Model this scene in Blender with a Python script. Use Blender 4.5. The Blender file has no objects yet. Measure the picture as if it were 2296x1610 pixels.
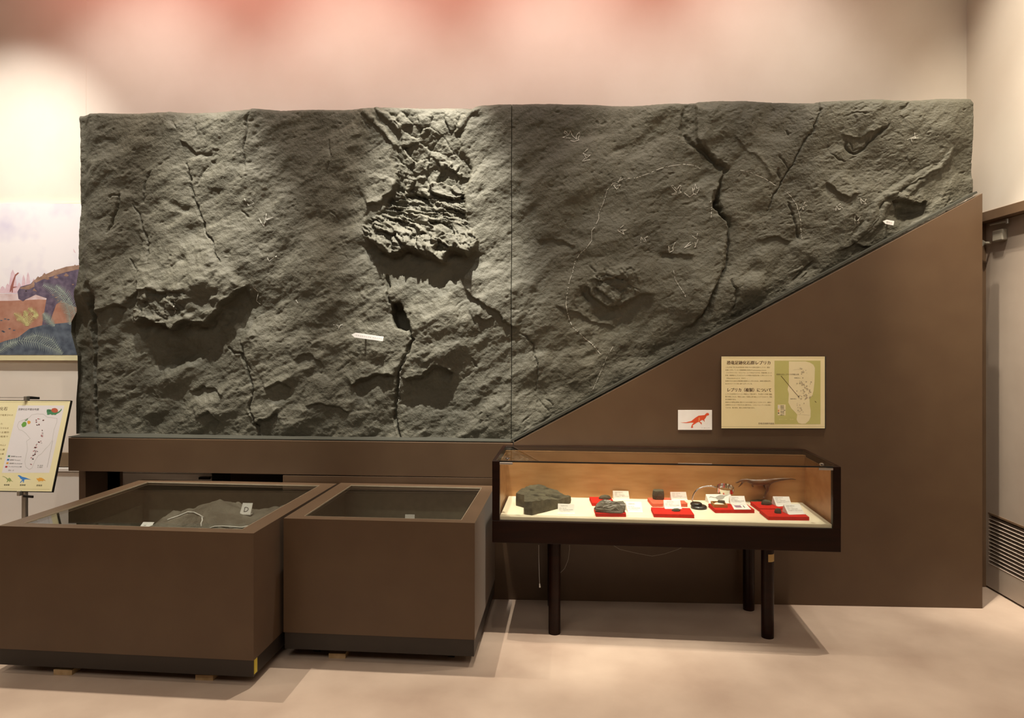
import bpy, bmesh, math, random
import numpy as np
from mathutils import Vector, Matrix

random.seed(7)
S = bpy.context.scene
COL = S.collection
# ------------------------------------------------------------------ camera
F, HZ, VX, EYE = 1550.0, 757.0, 1250.0, 1.45      # focal length, horizon row, wall vanishing column, eye height
YAW = math.atan((VX - 1148) / F)
CA, SA = math.cos(YAW), math.sin(YAW)
cam = bpy.data.cameras.new('camera')
cam.sensor_width = 36.0
cam.lens = 36.0 * F / 2296.0
cam.shift_y = -(805 - HZ) / 2296.0
cam.clip_start = 0.05
cam_ob = bpy.data.objects.new('camera', cam)
COL.objects.link(cam_ob)
cam_ob.location = (0, 0, EYE)
cam_ob.rotation_euler = (math.radians(90), 0, YAW)
S.camera = cam_ob
# ------------------------------------------------------------------ light and exposure
S.view_settings.view_transform = 'Standard'
S.view_settings.look = 'None'
S.view_settings.gamma = 1.0
S.view_settings.use_curve_mapping = False
S.view_settings.exposure = 0.0
W = bpy.data.worlds.new('world')
S.world = W
W.use_nodes = True
W.node_tree.nodes['Background'].inputs[0].default_value = (1.0, 0.8, 0.65, 1)
W.node_tree.nodes['Background'].inputs[1].default_value = 0.02


def spot(name, loc, target, power, angle, blend, color, radius=0.025):
    l = bpy.data.lights.new(name, 'SPOT')
    l.energy = power
    l.spot_size = math.radians(angle)
    l.spot_blend = blend
    l.color = color
    l.shadow_soft_size = radius
    o = bpy.data.objects.new(name, l)
    COL.objects.link(o)
    o.location = loc
    o.rotation_euler = (Vector(target) - Vector(loc)).to_track_quat('-Z', 'Y').to_euler()
    return o


def area(name, loc, target, power, sx, sy, color):
    l = bpy.data.lights.new(name, 'AREA')
    l.shape = 'RECTANGLE'
    l.size, l.size_y = sx, sy
    l.energy = power
    l.color = color
    o = bpy.data.objects.new(name, l)
    COL.objects.link(o)
    o.location = loc
    o.rotation_euler = (Vector(target) - Vector(loc)).to_track_quat('-Z', 'Y').to_euler()
    return o


WARM = (1.0, 0.90, 0.74)
NEUT = (1.0, 0.96, 0.88)
PINK = (1.0, 0.30, 0.25)
spot('spotlight', (-0.80, 3.00, 4.4), (-0.68, 3.95, 1.95), 1400, 28, 1.0, NEUT)
spot('spotlight', (-2.05, 3.00, 4.4), (-1.98, 3.95, 1.60), 760, 29, 1.0, NEUT)
spot('spotlight', (0.45, 3.00, 4.4), (0.62, 3.95, 2.05), 170, 36, 1.0, WARM)  # added unseen spot, lifts the dim middle right of the rock
spot('spotlight', (1.80, 3.00, 4.4), (1.95, 3.95, 2.10), 90, 40, 1.0, WARM)
spot('spotlight', (0.10, 2.80, 4.4), (0.16, 3.55, 0.70), 660, 27, 1.0, WARM)
spot('spotlight', (-3.40, 3.00, 4.4), (-3.60, 4.30, 1.55), 420, 58, 1.0, NEUT)
spot('spotlight', (1.30, 2.90, 4.3), (2.48, 3.78, 1.0), 660, 26, 1.0, WARM)
spot('spotlight', (1.70, 2.90, 4.4), (2.44, 3.50, 2.95), 250, 56, 1.0, WARM)
for wx in (-2.25, -0.90, 1.80):
    spot('floodlight', (wx, 3.46, 4.3), (wx, 2.75, 0.0), 320, 74, 1.0, WARM, 0.012)
for wx in (-2.6, -1.3, 0.0, 1.2):
    spot('wall_washer', (wx, 3.20, 4.45), (wx, 4.3, 2.25), 90, 68, 1.0, NEUT, 0.06)
for dx, dy, pw in ((-2.6, 2.4, 60), (-0.2, 2.3, 40), (2.0, 3.0, 140)):
    spot('downlight', (dx, dy, 4.5), (dx, dy - 0.3, 0), pw, 80, 1.0, WARM, 0.05)
area('fill_light', (-1.2, -0.6, 4.5), (-1.2, 0.5, 0), 150, 5.0, 3.0, (1.0, 0.90, 0.76))  # unseen fill lamp, added as ambient light for the front faces
cv = area('pink_fill_light', (-1.0, 3.45, 4.56), (-1.0, 4.3, 3.80), 17, 4.6, 0.1, PINK)  # added unseen lamp, tints the upper wall pink
cv.data.spread = math.radians(95)


# ------------------------------------------------------------------ picture rays onto real planes
def ray(px, py):
    cx, cz = (px - 1148) / F, (HZ - py) / F
    return Vector((-SA + cx * CA, CA + cx * SA, cz))


EYEV = Vector((0, 0, EYE))


def atz(px, py, z=0.0):
    d = ray(px, py)
    return EYEV + d * ((z - EYE) / d.z)


def aty(px, py, Y):
    d = ray(px, py)
    return EYEV + d * (Y / d.y)


def atx(px, py, X):
    d = ray(px, py)
    return EYEV + d * (X / d.x)


def atplane(px, py, p0, n):
    d = ray(px, py)
    return EYEV + d * ((p0 - EYEV).dot(n) / d.dot(n))


# ------------------------------------------------------------------ materials
def lin(c):
    if isinstance(c, str):
        c = [int(c[i:i + 2], 16) / 255 for i in (0, 2, 4)]
        return tuple(x / 12.92 if x <= 0.04045 else ((x + 0.055) / 1.055) ** 2.4 for x in c) + (1,)
    return tuple(c) + (1,)


def nd(nt, t, **kw):
    n = nt.nodes.new(t)
    for k, v in kw.items():
        setattr(n, k, v)
    return n


def pmat(name, col, rough=0.6, col2=None, nscale=8.0, ndetail=4.0, bump=0.0, bscale=120.0, spec=0.5, metal=0.0,
         coat=0.0, aniso=None, lo=0.35, hi=0.65):
    m = bpy.data.materials.new(name)
    m.use_nodes = True
    nt = m.node_tree
    b = nt.nodes['Principled BSDF']
    b.inputs['Roughness'].default_value = rough
    b.inputs['Metallic'].default_value = metal
    b.inputs['Specular IOR Level'].default_value = spec
    b.inputs['Coat Weight'].default_value = coat
    b.inputs['Base Color'].default_value = lin(col)
    tc = nd(nt, 'ShaderNodeTexCoord')
    src = tc.outputs['Object']
    if aniso:
        mp = nd(nt, 'ShaderNodeMapping')
        mp.inputs['Scale'].default_value = aniso
        nt.links.new(src, mp.inputs['Vector'])
        src = mp.outputs['Vector']
    if col2 is None:
        a = lin(col)
        col2 = tuple(x * 0.86 for x in a[:3])
    n = nd(nt, 'ShaderNodeTexNoise')
    n.inputs['Scale'].default_value = nscale
    n.inputs['Detail'].default_value = ndetail
    nt.links.new(src, n.inputs['Vector'])
    r = nd(nt, 'ShaderNodeValToRGB')
    r.color_ramp.elements[0].position = lo
    r.color_ramp.elements[1].position = hi
    r.color_ramp.elements[0].color = lin(col2)
    r.color_ramp.elements[1].color = lin(col)
    nt.links.new(n.outputs['Fac'], r.inputs['Fac'])
    nt.links.new(r.outputs['Color'], b.inputs['Base Color'])
    if bump > 0:
        n2 = nd(nt, 'ShaderNodeTexNoise')
        n2.inputs['Scale'].default_value = bscale
        n2.inputs['Detail'].default_value = 5.0
        nt.links.new(src, n2.inputs['Vector'])
        bp = nd(nt, 'ShaderNodeBump')
        bp.inputs['Strength'].default_value = bump
        bp.inputs['Distance'].default_value = 0.005
        nt.links.new(n2.outputs['Fac'], bp.inputs['Height'])
        nt.links.new(bp.outputs['Normal'], b.inputs['Normal'])
    return m


def glass_mat(name, tint=(0.97, 0.98, 0.96)):
    m = bpy.data.materials.new(name)
    m.use_nodes = True
    nt = m.node_tree
    nt.nodes.clear()
    out = nd(nt, 'ShaderNodeOutputMaterial')
    g = nd(nt, 'ShaderNodeNewGeometry')
    dot = nd(nt, 'ShaderNodeVectorMath', operation='DOT_PRODUCT')
    nt.links.new(g.outputs['Normal'], dot.inputs[0])
    nt.links.new(g.outputs['Incoming'], dot.inputs[1])
    ab = nd(nt, 'ShaderNodeMath', operation='ABSOLUTE')
    nt.links.new(dot.outputs['Value'], ab.inputs[0])
    om = nd(nt, 'ShaderNodeMath', operation='SUBTRACT')
    om.inputs[0].default_value = 1.0
    nt.links.new(ab.outputs[0], om.inputs[1])
    pw = nd(nt, 'ShaderNodeMath', operation='POWER')
    nt.links.new(om.outputs[0], pw.inputs[0])
    pw.inputs[1].default_value = 5.0
    ma = nd(nt, 'ShaderNodeMath', operation='MULTIPLY_ADD')
    nt.links.new(pw.outputs[0], ma.inputs[0])
    ma.inputs[1].default_value = 0.95
    ma.inputs[2].default_value = 0.04
    tr = nd(nt, 'ShaderNodeBsdfTransparent')
    tr.inputs[0].default_value = tint + (1,)
    gl = nd(nt, 'ShaderNodeBsdfGlossy')
    gl.inputs['Roughness'].default_value = 0.0
    mx = nd(nt, 'ShaderNodeMixShader')
    nt.links.new(ma.outputs[0], mx.inputs[0])
    nt.links.new(tr.outputs[0], mx.inputs[1])
    nt.links.new(gl.outputs[0], mx.inputs[2])
    nt.links.new(mx.outputs[0], out.inputs[0])
    return m


M = {}
M['wall'] = pmat('wall_paint', 'E9DFD2', 0.8, 'E4D9CB', 3.0, bump=0.05, bscale=300)
M['ceiling'] = pmat('ceiling_paint', '8A7F74', 0.9)
M['dim'] = pmat('dark_room_paint', '4A4038', 0.9)
M['reflection_lining'] = pmat('reflection_grey_lining', '6A6452', 0.85, '615B4A', 30)  # grey lightened to carry the glass reflection inside the low cases
M['floor'] = pmat('floor_vinyl', 'CBB6A4', 0.5, 'AF9887', 2.6, 11.0, bump=0.04, bscale=60, spec=0.35, lo=0.30, hi=0.72)
M['laminate'] = pmat('brown_laminate', '58432F', 0.42, '533E2B', 6.0, 8.0, bump=0.03, bscale=500, spec=0.5)
_b = M['laminate'].node_tree.nodes['Principled BSDF']
_b.inputs['Sheen Weight'].default_value = 0.13
_b.inputs['Sheen Roughness'].default_value = 0.35
_b.inputs['Sheen Tint'].default_value = (1.0, 0.9, 0.8, 1)
M['plinth'] = pmat('dark_plinth', '2E2620', 0.55)
M['trimgrey'] = pmat('grey_green_trim', '3B3A31', 0.55)
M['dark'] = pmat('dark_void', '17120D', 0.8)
M['rock'] = pmat('rock_replica', '5D5A4D', 0.7, '4A473B', 4.0, 9.0, bump=0.62, bscale=130, spec=0.35, lo=0.3, hi=0.7)
M['rock2'] = pmat('grey_specimen', '7B7468', 0.8, '655E53', 14, 8.0, bump=0.8, bscale=160, spec=0.3)
M['rock3'] = pmat('dark_specimen', '5F5947', 0.8, '454032', 30, 8.0, bump=0.8, bscale=300, spec=0.3)
M['chalk'] = pmat('chalk', 'BDBAAE', 0.95, '96938A', 60, spec=0.1)
M['glass'] = glass_mat('case_glass')
M['lensglass'] = glass_mat('lens_glass', (0.96, 0.97, 0.95))
M['casewood'] = pmat('dark_case_wood', '220D05', 0.36, '190803', 4.0, 6.0, spec=0.18, aniso=(1, 8, 8))
M['innerwood'] = pmat('orange_wood', 'B98A5A', 0.42, 'AB7A4A', 3.0, 7.0, spec=0.4, aniso=(2, 6, 10))
M['board'] = pmat('cream_board', 'EADFC6', 0.75, 'E6DABF', 10)
M['red'] = pmat('red_felt', 'CC2A1E', 0.9, 'C0241B', 90, bump=0.1, bscale=600, spec=0.1)
M['redglare'] = pmat('glare_red_felt', 'DD6A50', 0.9, 'D65C44', 90, bump=0.1, bscale=600, spec=0.1)  # salmon tint holds the glare on the rear middle pad
M['card'] = pmat('white_card', 'F1EEEA', 0.7, 'ECE8E3', 20)
M['ink'] = pmat('grey_ink', '9C9691', 0.8)
M['black'] = pmat('black_plastic', '1C1A18', 0.35)
M['chrome'] = pmat('chrome', 'D8D6D0', 0.12, 'CFCDC8', metal=1.0)
M['steel'] = pmat('pale_steel', 'B9B6AE', 0.35, 'A9A69E', metal=0.8)
M['boxwood'] = pmat('box_wood', 'B98546', 0.6, 'A87338', 40, aniso=(1, 6, 6))
M['paleblock'] = pmat('pale_wood_block', 'B79A74', 0.7, 'A4885F', 30)
M['door'] = pmat('door_paint', 'AB9C8E', 0.45, 'A69789', 5, spec=0.4)
M['doorframe'] = pmat('door_frame', '735B45', 0.5, '6A533E', 5)
M['closer'] = pmat('closer_grey', 'A8A090', 0.45)
M['white'] = pmat('white_paint', 'E9E4DC', 0.55, 'E5DFD6', 5)
M['rail'] = pmat('brown_rail', '8A765C', 0.5, '836F56', 9)
M['seal'] = pmat('clear_seal', 'A3937C', 0.4, '9A8A74', 30)
M['tape'] = pmat('tan_tape', 'C9AE74', 0.7, 'BBA068', 20)
M['yellow'] = pmat('yellow_sticker', 'D8C64A', 0.6)
M['paper'] = pmat('cream_paper', 'E8DFB4', 0.6, 'E4DAAC', 6)
M['paper2'] = pmat('cream_print', 'EFE0B2', 0.6, 'EADAA8', 6)
M['mapgreen'] = pmat('map_green', 'C2BC74', 0.65, 'BDB66C', 6)
M['mapcream'] = pmat('map_cream', 'EADCB2', 0.65, 'E5D6AA', 6)
M['mapgrey'] = pmat('map_mark_grey', 'BDAE8E', 0.7)
M['brownink'] = pmat('brown_ink', '4A2A14', 0.7)
M['textink'] = pmat('text_ink', '8B7748', 0.7)
M['darkink'] = pmat('dark_ink', '2B241C', 0.7)
M['lilac'] = pmat('lilac_print', 'E2DDDE', 0.6, 'DEDADB', 6)
M['orange'] = pmat('orange_print', 'E2572B', 0.6, 'D94E26', 30)
M['orange2'] = pmat('pale_orange_print', 'EE9A5A', 0.6)
M['green1'] = pmat('green_print', '6FA84A', 0.6)
M['green2'] = pmat('grey_green_print', '8EA58A', 0.6)
M['green3'] = pmat('olive_print', '93A266', 0.6)
M['teal'] = pmat('teal_print', '4E8B60', 0.6)
M['rust'] = pmat('rust_print', 'BF5F43', 0.6)
M['blue'] = pmat('blue_print', '3F86D2', 0.6)
M['amber'] = pmat('amber_print', 'E8A742', 0.6)
M['crimson'] = pmat('crimson_print', 'B23B45', 0.6)
M['greyprint'] = pmat('grey_print', 'A9A69C', 0.6)
M['purple'] = pmat('purple_print', '8E6A86', 0.6, 'A07E92', 60)
M['sky'] = pmat('sky_print', 'F3EEF0', 0.5, 'D3CBE0', 3.2, 3.0, lo=0.28, hi=0.52)
M['ground'] = pmat('ground_print', 'B98C78', 0.5, 'A6735F', 14, 6.0)
M['salt'] = pmat('pale_ground_print', 'E6D5D6', 0.5, 'D0B4B2', 18)
M['fade'] = pmat('distant_tree_print', 'D9B9C4', 0.5, 'E4CBD2', 30)
M['saur'] = pmat('distant_rust_print', 'A4665E', 0.5)
M['hide'] = pmat('purple_hide_print', '75687A', 0.5, '4F4558', 24, 6.0)
M['hide2'] = pmat('tan_hide_print', 'A98A78', 0.5, '8E705F', 25, 5.0)
M['shade'] = pmat('blue_foliage_print', '66707C', 0.5, '454E5C', 22, 6.0)
M['frond'] = pmat('fern_print', 'AEB9AE', 0.5, '8E9C94', 40)
M['frond2'] = pmat('yellow_fern_print', 'D5CC92', 0.5, 'BDB87C', 40)
M['model'] = pmat('brown_model', '6E4522', 0.35, '573418', 40, spec=0.6)
M['modelbase'] = pmat('olive_base', '5A4A2A', 0.7, '47401F', 60)
M['blackrim'] = pmat('black_edge', '15120E', 0.5)
M['bone'] = pmat('white_wadding', 'F0E9D6', 0.9)


# ------------------------------------------------------------------ scene-graph helpers
BASE = {}


def tag(o, label=None, cat=None, group=None, kind=None):
    if label: o['label'] = label
    if cat: o['category'] = cat
    if group: o['group'] = group
    if kind: o['kind'] = kind
    return o


def thing(name, label, cat, loc=(0, 0, 0), rotz=0.0, group=None, kind=None):
    o = bpy.data.objects.new(name, None)
    o.empty_display_size = 0.1
    COL.objects.link(o)
    o.location = loc
    o.rotation_euler = (0, 0, rotz)
    BASE[o.name] = Matrix.Translation(Vector(loc)) @ Matrix.Rotation(rotz, 4, 'Z')
    return tag(o, label, cat, group, kind)


class MB:
    """collects polygons and links them as one mesh object"""

    def __init__(self):
        self.v, self.f = [], []

    def add(self, vs, fs):
        k = len(self.v)
        self.v += [Vector(p) for p in vs]
        self.f += [tuple(i + k for i in f) for f in fs]
        return self

    def box(self, a, b, mat=None):
        x0, y0, z0 = a
        x1, y1, z1 = b
        vs = [(x0, y0, z0), (x1, y0, z0), (x1, y1, z0), (x0, y1, z0), (x0, y0, z1), (x1, y0, z1), (x1, y1, z1), (x0, y1, z1)]
        if mat is not None:
            vs = [mat @ Vector(p) for p in vs]
        return self.add(vs, [(0, 3, 2, 1), (4, 5, 6, 7), (0, 1, 5, 4), (1, 2, 6, 5), (2, 3, 7, 6), (3, 0, 4, 7)])

    def prism(self, poly, vec):
        """closed polygon (3-D points) extruded along vec"""
        n = len(poly)
        a = [Vector(p) for p in poly]
        b = [p + Vector(vec) for p in a]
        fs = [tuple(range(n)), tuple(range(2 * n - 1, n - 1, -1))]
        fs += [(i, (i + n), (i + 1) % n + n, (i + 1) % n) for i in range(n)]
        return self.add(a + b, fs)

    def flat(self, poly):
        return self.add(poly, [tuple(range(len(poly)))])

    def tube(self, pts, r, n=10, cap=True):
        pts = [Vector(p) for p in pts]
        rr = r if isinstance(r, (list, tuple)) else [r] * len(pts)
        ring, up = [], None
        for i, p in enumerate(pts):
            t = (pts[min(i + 1, len(pts) - 1)] - pts[max(i - 1, 0)]).normalized()
            if up is None:
                up = t.orthogonal().normalized()
            else:
                up = (up - t * up.dot(t)).normalized()
            s = t.cross(up)
            ring.append([p + (up * math.cos(2 * math.pi * k / n) + s * math.sin(2 * math.pi * k / n)) * rr[i] for k in range(n)])
        vs = [q for rg in ring for q in rg]
        fs = []
        for i in range(len(pts) - 1):
            for k in range(n):
                a, b = i * n + k, i * n + (k + 1) % n
                fs.append((a, b, b + n, a + n))
        if cap:
            fs.append(tuple(range(n - 1, -1, -1)))
            fs.append(tuple(range((len(pts) - 1) * n, len(pts) * n)))
        return self.add(vs, fs)

    def lathe(self, prof, c, n=28):
        """profile [(r,z)] about a vertical axis at c"""
        c = Vector(c)
        vs, fs = [], []
        for r, z in prof:
            for k in range(n):
                a = 2 * math.pi * k / n
                vs.append(c + Vector((r * math.cos(a), r * math.sin(a), z)))
        for i in range(len(prof) - 1):
            for k in range(n):
                a, b = i * n + k, i * n + (k + 1) % n
                fs.append((a, b, b + n, a + n))
        fs.append(tuple(range(n - 1, -1, -1)))
        fs.append(tuple(range((len(prof) - 1) * n, len(prof) * n)))
        return self.add(vs, fs)

    def build(self, name, mat, parent=None, world=True, smooth=False, bevel=0.0, fix=True):
        vs = self.v
        if parent is not None and world:
            root = parent
            while root.parent is not None:
                root = root.parent
            if root.name in BASE:
                inv = BASE[root.name].inverted()
                vs = [inv @ p for p in vs]
        me = bpy.data.meshes.new(name)
        me.from_pydata([tuple(p) for p in vs], [], self.f)
        if fix:
            bm = bmesh.new()
            bm.from_mesh(me)
            bmesh.ops.recalc_face_normals(bm, faces=bm.faces)
            bm.to_mesh(me)
            bm.free()
        if smooth:
            me.polygons.foreach_set('use_smooth', [True] * len(me.polygons))
        me.materials.append(mat)
        o = bpy.data.objects.new(name, me)
        COL.objects.link(o)
        if parent is not None:
            o.parent = parent
        if bevel > 0:
            b = o.modifiers.new('bevel', 'BEVEL')
            b.width = bevel
            b.segments = 2
            b.limit_method = 'ANGLE'
        return o


def bx(name, a, b, mat, parent=None, bevel=0.0, xf=None, world=True):
    return MB().box(a, b, xf).build(name, mat, parent, world=world, bevel=bevel)


TEXTS = []


def text(s, parent, mat, origin, right, up, size, width=None, name='lettering', align='LEFT', bold=0.0):
    """flat lettering lying in a plane given by two in-plane axes"""
    c = bpy.data.curves.new(name, 'FONT')
    c.body = s
    c.size = 1.0
    c.align_x = align
    c.resolution_u = 2
    c.materials.append(mat)
    o = bpy.data.objects.new(name, c)
    COL.objects.link(o)
    r, u = Vector(right).normalized(), Vector(up).normalized()
    n = r.cross(u)
    m = Matrix.Identity(4)
    for i in range(3):
        m[i][0], m[i][1], m[i][2], m[i][3] = r[i], u[i], n[i], origin[i]
    root = parent
    while root.parent is not None:
        root = root.parent
    if root.name in BASE:
        m = BASE[root.name].inverted() @ m
    o.parent = parent
    o.matrix_local = m
    o.scale = (size, size, size)
    TEXTS.append((o, size, width, bold))
    return o


class Sheet:
    """a flat printed face: picture rays meet its plane, prints are stacked a hair proud of it"""

    def __init__(self, parent, p0, right, up, dx=0.0, dy=0.0):
        self.parent = parent
        self.r, self.u = Vector(right).normalized(), Vector(up).normalized()
        self.n = self.r.cross(self.u).normalized()
        self.p0 = Vector(p0)
        if self.n.dot(EYEV - self.p0) < 0:
            self.n = -self.n

    def pt(self, px, py, k=0):
        return atplane(px, py, self.p0 + self.n * (0.0002 * k), self.n)

    def poly(self, name, pts, mat, k=1):
        return MB().flat([self.pt(x, y, k) for x, y in pts]).build(name, mat, self.parent, fix=False)

    def polys(self, name, lst, mat, k=1):
        mb = MB()
        for i, pts in enumerate(lst):
            mb.flat([self.pt(x, y, k + 0.04 * i) for x, y in pts])
        return mb.build(name, mat, self.parent, fix=False)

    def line(self, name, pts, w, mat, k=1):
        mb = MB()
        for a, b in zip(pts[:-1], pts[1:]):
            d = Vector((b[0] - a[0], b[1] - a[1]))
            if d.length < 1e-6:
                continue
            q = Vector((-d.y, d.x)).normalized() * (w / 2)
            mb.flat([self.pt(a[0] + q.x, a[1] + q.y, k), self.pt(b[0] + q.x, b[1] + q.y, k),
                     self.pt(b[0] - q.x, b[1] - q.y, k), self.pt(a[0] - q.x, a[1] - q.y, k)])
        return mb.build(name, mat, self.parent, fix=False)

    def text(self, s, x, ybase, hpx, mat, wpx=None, k=2, name='lettering', bold=0.0):
        o = self.pt(x, ybase, k)
        size = (self.pt(x, ybase - hpx, k) - o).length
        wid = (self.pt(x + wpx, ybase, k) - o).length if wpx else None
        return text(s, self.parent, mat, o, self.r, self.u, size, wid, name, bold=bold)


# ================================================================== THE ROOM
YW = 4.30          # back wall
XR = 2.44          # right wall
ZC = 4.60


def struct(o):
    o['kind'] = 'structure'
    return o


struct(bx('floor', (-6, -4, -0.05), (XR + 0.3, YW + 0.2, 0), M['floor']))
struct(bx('ceiling', (-6, -4, ZC), (XR + 0.3, YW + 0.2, ZC + 0.05), M['ceiling']))
struct(bx('wall_back', (-6, YW, 0), (XR + 0.3, YW + 0.1, ZC), M['wall']))
struct(bx('wall_left', (-6.1, -4, 0), (-6, YW + 0.1, ZC), M['wall']))
struct(bx('wall_front', (-6, -4.1, 0), (XR + 0.3, -4, ZC), M['dim']))
ZL = atx(2251, 463.5, XR).z                       # underside of the wall above the door
DY0, DY1 = 3.05, 4.24
wr = MB()
wr.box((XR, -4, 0), (XR + 0.12, DY0, ZC))
wr.box((XR, DY0, ZL), (XR + 0.12, YW, ZC))
wr.box((XR, DY1, 0), (XR + 0.12, YW, ZL))
struct(wr.build('wall_right', M['wall']))
xs = aty(192, 150, YW).x
struct(bx('trim_1', (xs - 0.004, YW - 0.0015, 0.5), (xs + 0.004, YW, ZC), M['wall']))
zt, zb = aty(60, 1014, YW - .02).z, aty(60, 1046, YW - .02).z
struct(bx('trim_2', (-6, YW - 0.02, zb), (-1.0, YW, zt), M['rail'], bevel=0.003))
zb2 = aty(60, 1057, YW - .04).z
struct(bx('trim_3', (-6, YW - 0.04, zb2), (-1.0, YW, zb - 0.004), M['white'], bevel=0.004))
struct(bx('baseboard_back', (-6, YW - 0.028, 0), (-1.0, YW, zb2 - 0.006), M['white']))

# door in the right wall
dr = thing('door_1', None, None, (XR + 0.05, 3.6, 0), kind='structure')
XD = XR + 0.045
bx('frame_head', (XR - 0.012, DY0, ZL - 0.055), (XR + 0.1, DY1, ZL), M['doorframe'], dr, 0.003)
bx('frame_jamb', (XR - 0.004, DY1 - 0.05, 0), (XR + 0.1, DY1, ZL - 0.055), M['doorframe'], dr, 0.003)
bx('frame_jamb', (XR - 0.004, DY0, 0), (XR + 0.1, DY0 + 0.05, ZL - 0.055), M['doorframe'], dr, 0.003)
ly = atx(2217, 1150, XD).y                        # far edge of the louvre
lzt, lzb = atx(2217, 1150, XD).z, atx(2250, 1279, XD).z
ly0 = ly - 0.62
leaf = MB()
leaf.box((XD, DY0 + 0.05, lzt), (XD + 0.04, DY1 - 0.05, ZL - 0.057))
leaf.box((XD, DY0 + 0.05, 0.012), (XD + 0.04, DY1 - 0.05, lzb))
leaf.box((XD, ly, lzb), (XD + 0.04, DY1 - 0.05, lzt))
leaf.box((XD, DY0 + 0.05, lzb), (XD + 0.04, ly0, lzt))
lf = leaf.build('door_leaf', M['door'], dr)
bx('louvre_back', (XD + 0.032, ly0, lzb), (XD + 0.038, ly, lzt), M['dark'], dr)
bx('louvre_rim', (XD - 0.004, ly0, lzt - 0.006), (XD + 0.01, ly, lzt + 0.004), M['doorframe'], dr)
NS = 13
for i in range(NS):
    z0 = lzb + (lzt - lzb - 0.01) * i / NS
    p = (lzt - lzb - 0.01) / NS
    MB().prism([(XD - 0.002, ly0, z0), (XD + 0.004, ly0, z0), (XD + 0.028, ly0, z0 + p * 0.66), (XD + 0.022, ly0, z0 + p * 0.66)],
               (0, ly - ly0, 0)).build('slat', M['door'], lf)
cA, cB = atx(2224, 518, XD - 0.03), atx(2247, 538, XD - 0.03)
cl = bx('door_closer', (XD - 0.03, cB.y, cB.z), (XD, cA.y, cA.z), M['closer'], dr, 0.006)
ak, ae = atx(2221, 504, XD - 0.03), atx(2259, 496, XD - 0.03)
MB().tube([ak, ae], 0.006, 8).build('closer_arm', M['steel'], cl)
MB().tube([ae + Vector((0, 0, -.012)), ae + Vector((0, 0, .014))], 0.008, 10).build('pivot', M['steel'], cl)
kb = atx(2221, 545, XD - 0.01)
MB().tube([kb, kb + Vector((-0.03, 0, 0)), kb + Vector((-0.045, 0, 0))], [0.008, 0.008, 0.018], 14).build('door_stop', M['closer'], dr)

# ================================================================== SUPPORT (beam, posts, sloping panel)
XA0 = -2.80


def yface(x):
    return 3.825 + 0.016 * (x - 0.3)


def fpt(px, py, off=0.0):
    """point on the front face of the brown support"""
    n = Vector((-0.016, 1, 0)).normalized()
    return atplane(px, py, Vector((0.3, 3.825 - off, 1)), n)


TH = Vector((0.0, 0.05, 0))
sup = thing('display_support', 'brown laminate support with low beam and sloping side panel carrying the rock replica', 'display stand',
            (-0.2, 3.85, 0))
A, B_ = fpt(153, 982), fpt(1150, 994)
C_, D_ = fpt(1150, 1072), fpt(153, 1056)
pb = MB().prism([A, B_, C_, D_], (0, 0.34, 0)).build('beam', M['laminate'], sup, bevel=0.002)
# tall panel right of the void with its diagonal top
b0, b1 = fpt(634, 1066), fpt(2203, 433)
poly = [fpt(1152, 993.5), b1, Vector((b1.x, b1.y, 0)), Vector((b0.x, b0.y, 0)), b0, fpt(1150, 1072.5)]
MB().prism(poly, (0, 0.05, 0)).build('sloping_panel', M['laminate'], sup, bevel=0.0015)
bx('end_panel', (b1.x - 0.03, b1.y + 0.05, 0), (b1.x + 0.012, b1.y + 0.30, fpt(2203, 450).z), M['laminate'], sup)
q0, q1 = fpt(1147, 991, -0.006), fpt(2192, 432.5, -0.006)
nrm = Vector((-(q1.z - q0.z), 0, (q1.x - q0.x))).normalized() * 0.011
MB().prism([q0, q1, q1 + nrm, q0 + nrm], (0, 0.05, 0)).build('edge_trim', M['trimgrey'], sup)
q2 = fpt(153, 980.5, -0.01)
q3 = fpt(1147, 991.5, -0.01)
MB().prism([q2, q3, q3 + Vector((0, 0, 0.004)), q2 + Vector((0, 0, 0.004))], (0, 0.30, 0)).build('ledge_trim', M['trimgrey'], sup)
# left post: laminate front, shade on its inner side painted as a dark box
pl0, pl1 = aty(177, 1058, 3.90), aty(192, 1058, 3.90)
bx('post', (pl0.x, 3.90, 0), (pl1.x, 4.25, A.z - 0.15), M['laminate'], sup)
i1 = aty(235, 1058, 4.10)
bx('shaded_cheek', (pl1.x, 4.10, 0), (i1.x, 4.22, A.z - 0.16), M['dark'], sup)
m0, m1 = aty(517, 1066, 3.97), aty(640, 1066, 3.97)
bx('post', (m0.x, 3.97, 0), (m1.x, 4.02, A.z - 0.16), M['laminate'], sup)
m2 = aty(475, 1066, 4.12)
bx('shaded_cheek', (m2.x, 4.12, 0), (m0.x + 0.05, 4.26, A.z - 0.16), M['dark'], sup)  # near-black box painted for the shadowed inner side of this post
h0 = aty(446, 1070, 4.26)
h1 = aty(470, 1075, 4.26)
tag(bx('vent_slot', (h0.x, 4.255, h1.z), (h1.x, 4.272, h0.z), M['dark']), 'small dark slot on the white lower wall, seen under the beam', 'vent')


# ================================================================== ROCK RELIEF
def _hash(ix, iy, seed):
    n = (ix.astype(np.int64) * 374761393 + iy.astype(np.int64) * 668265263 + seed * 1442695041) & 0xffffffff
    n = ((n ^ (n >> 13)) * 1274126177) & 0xffffffff
    n = ((n ^ (n >> 16)) * 2246822519) & 0xffffffff
    return ((n ^ (n >> 15)) & 0xffffff) / float(0xffffff)


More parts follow.
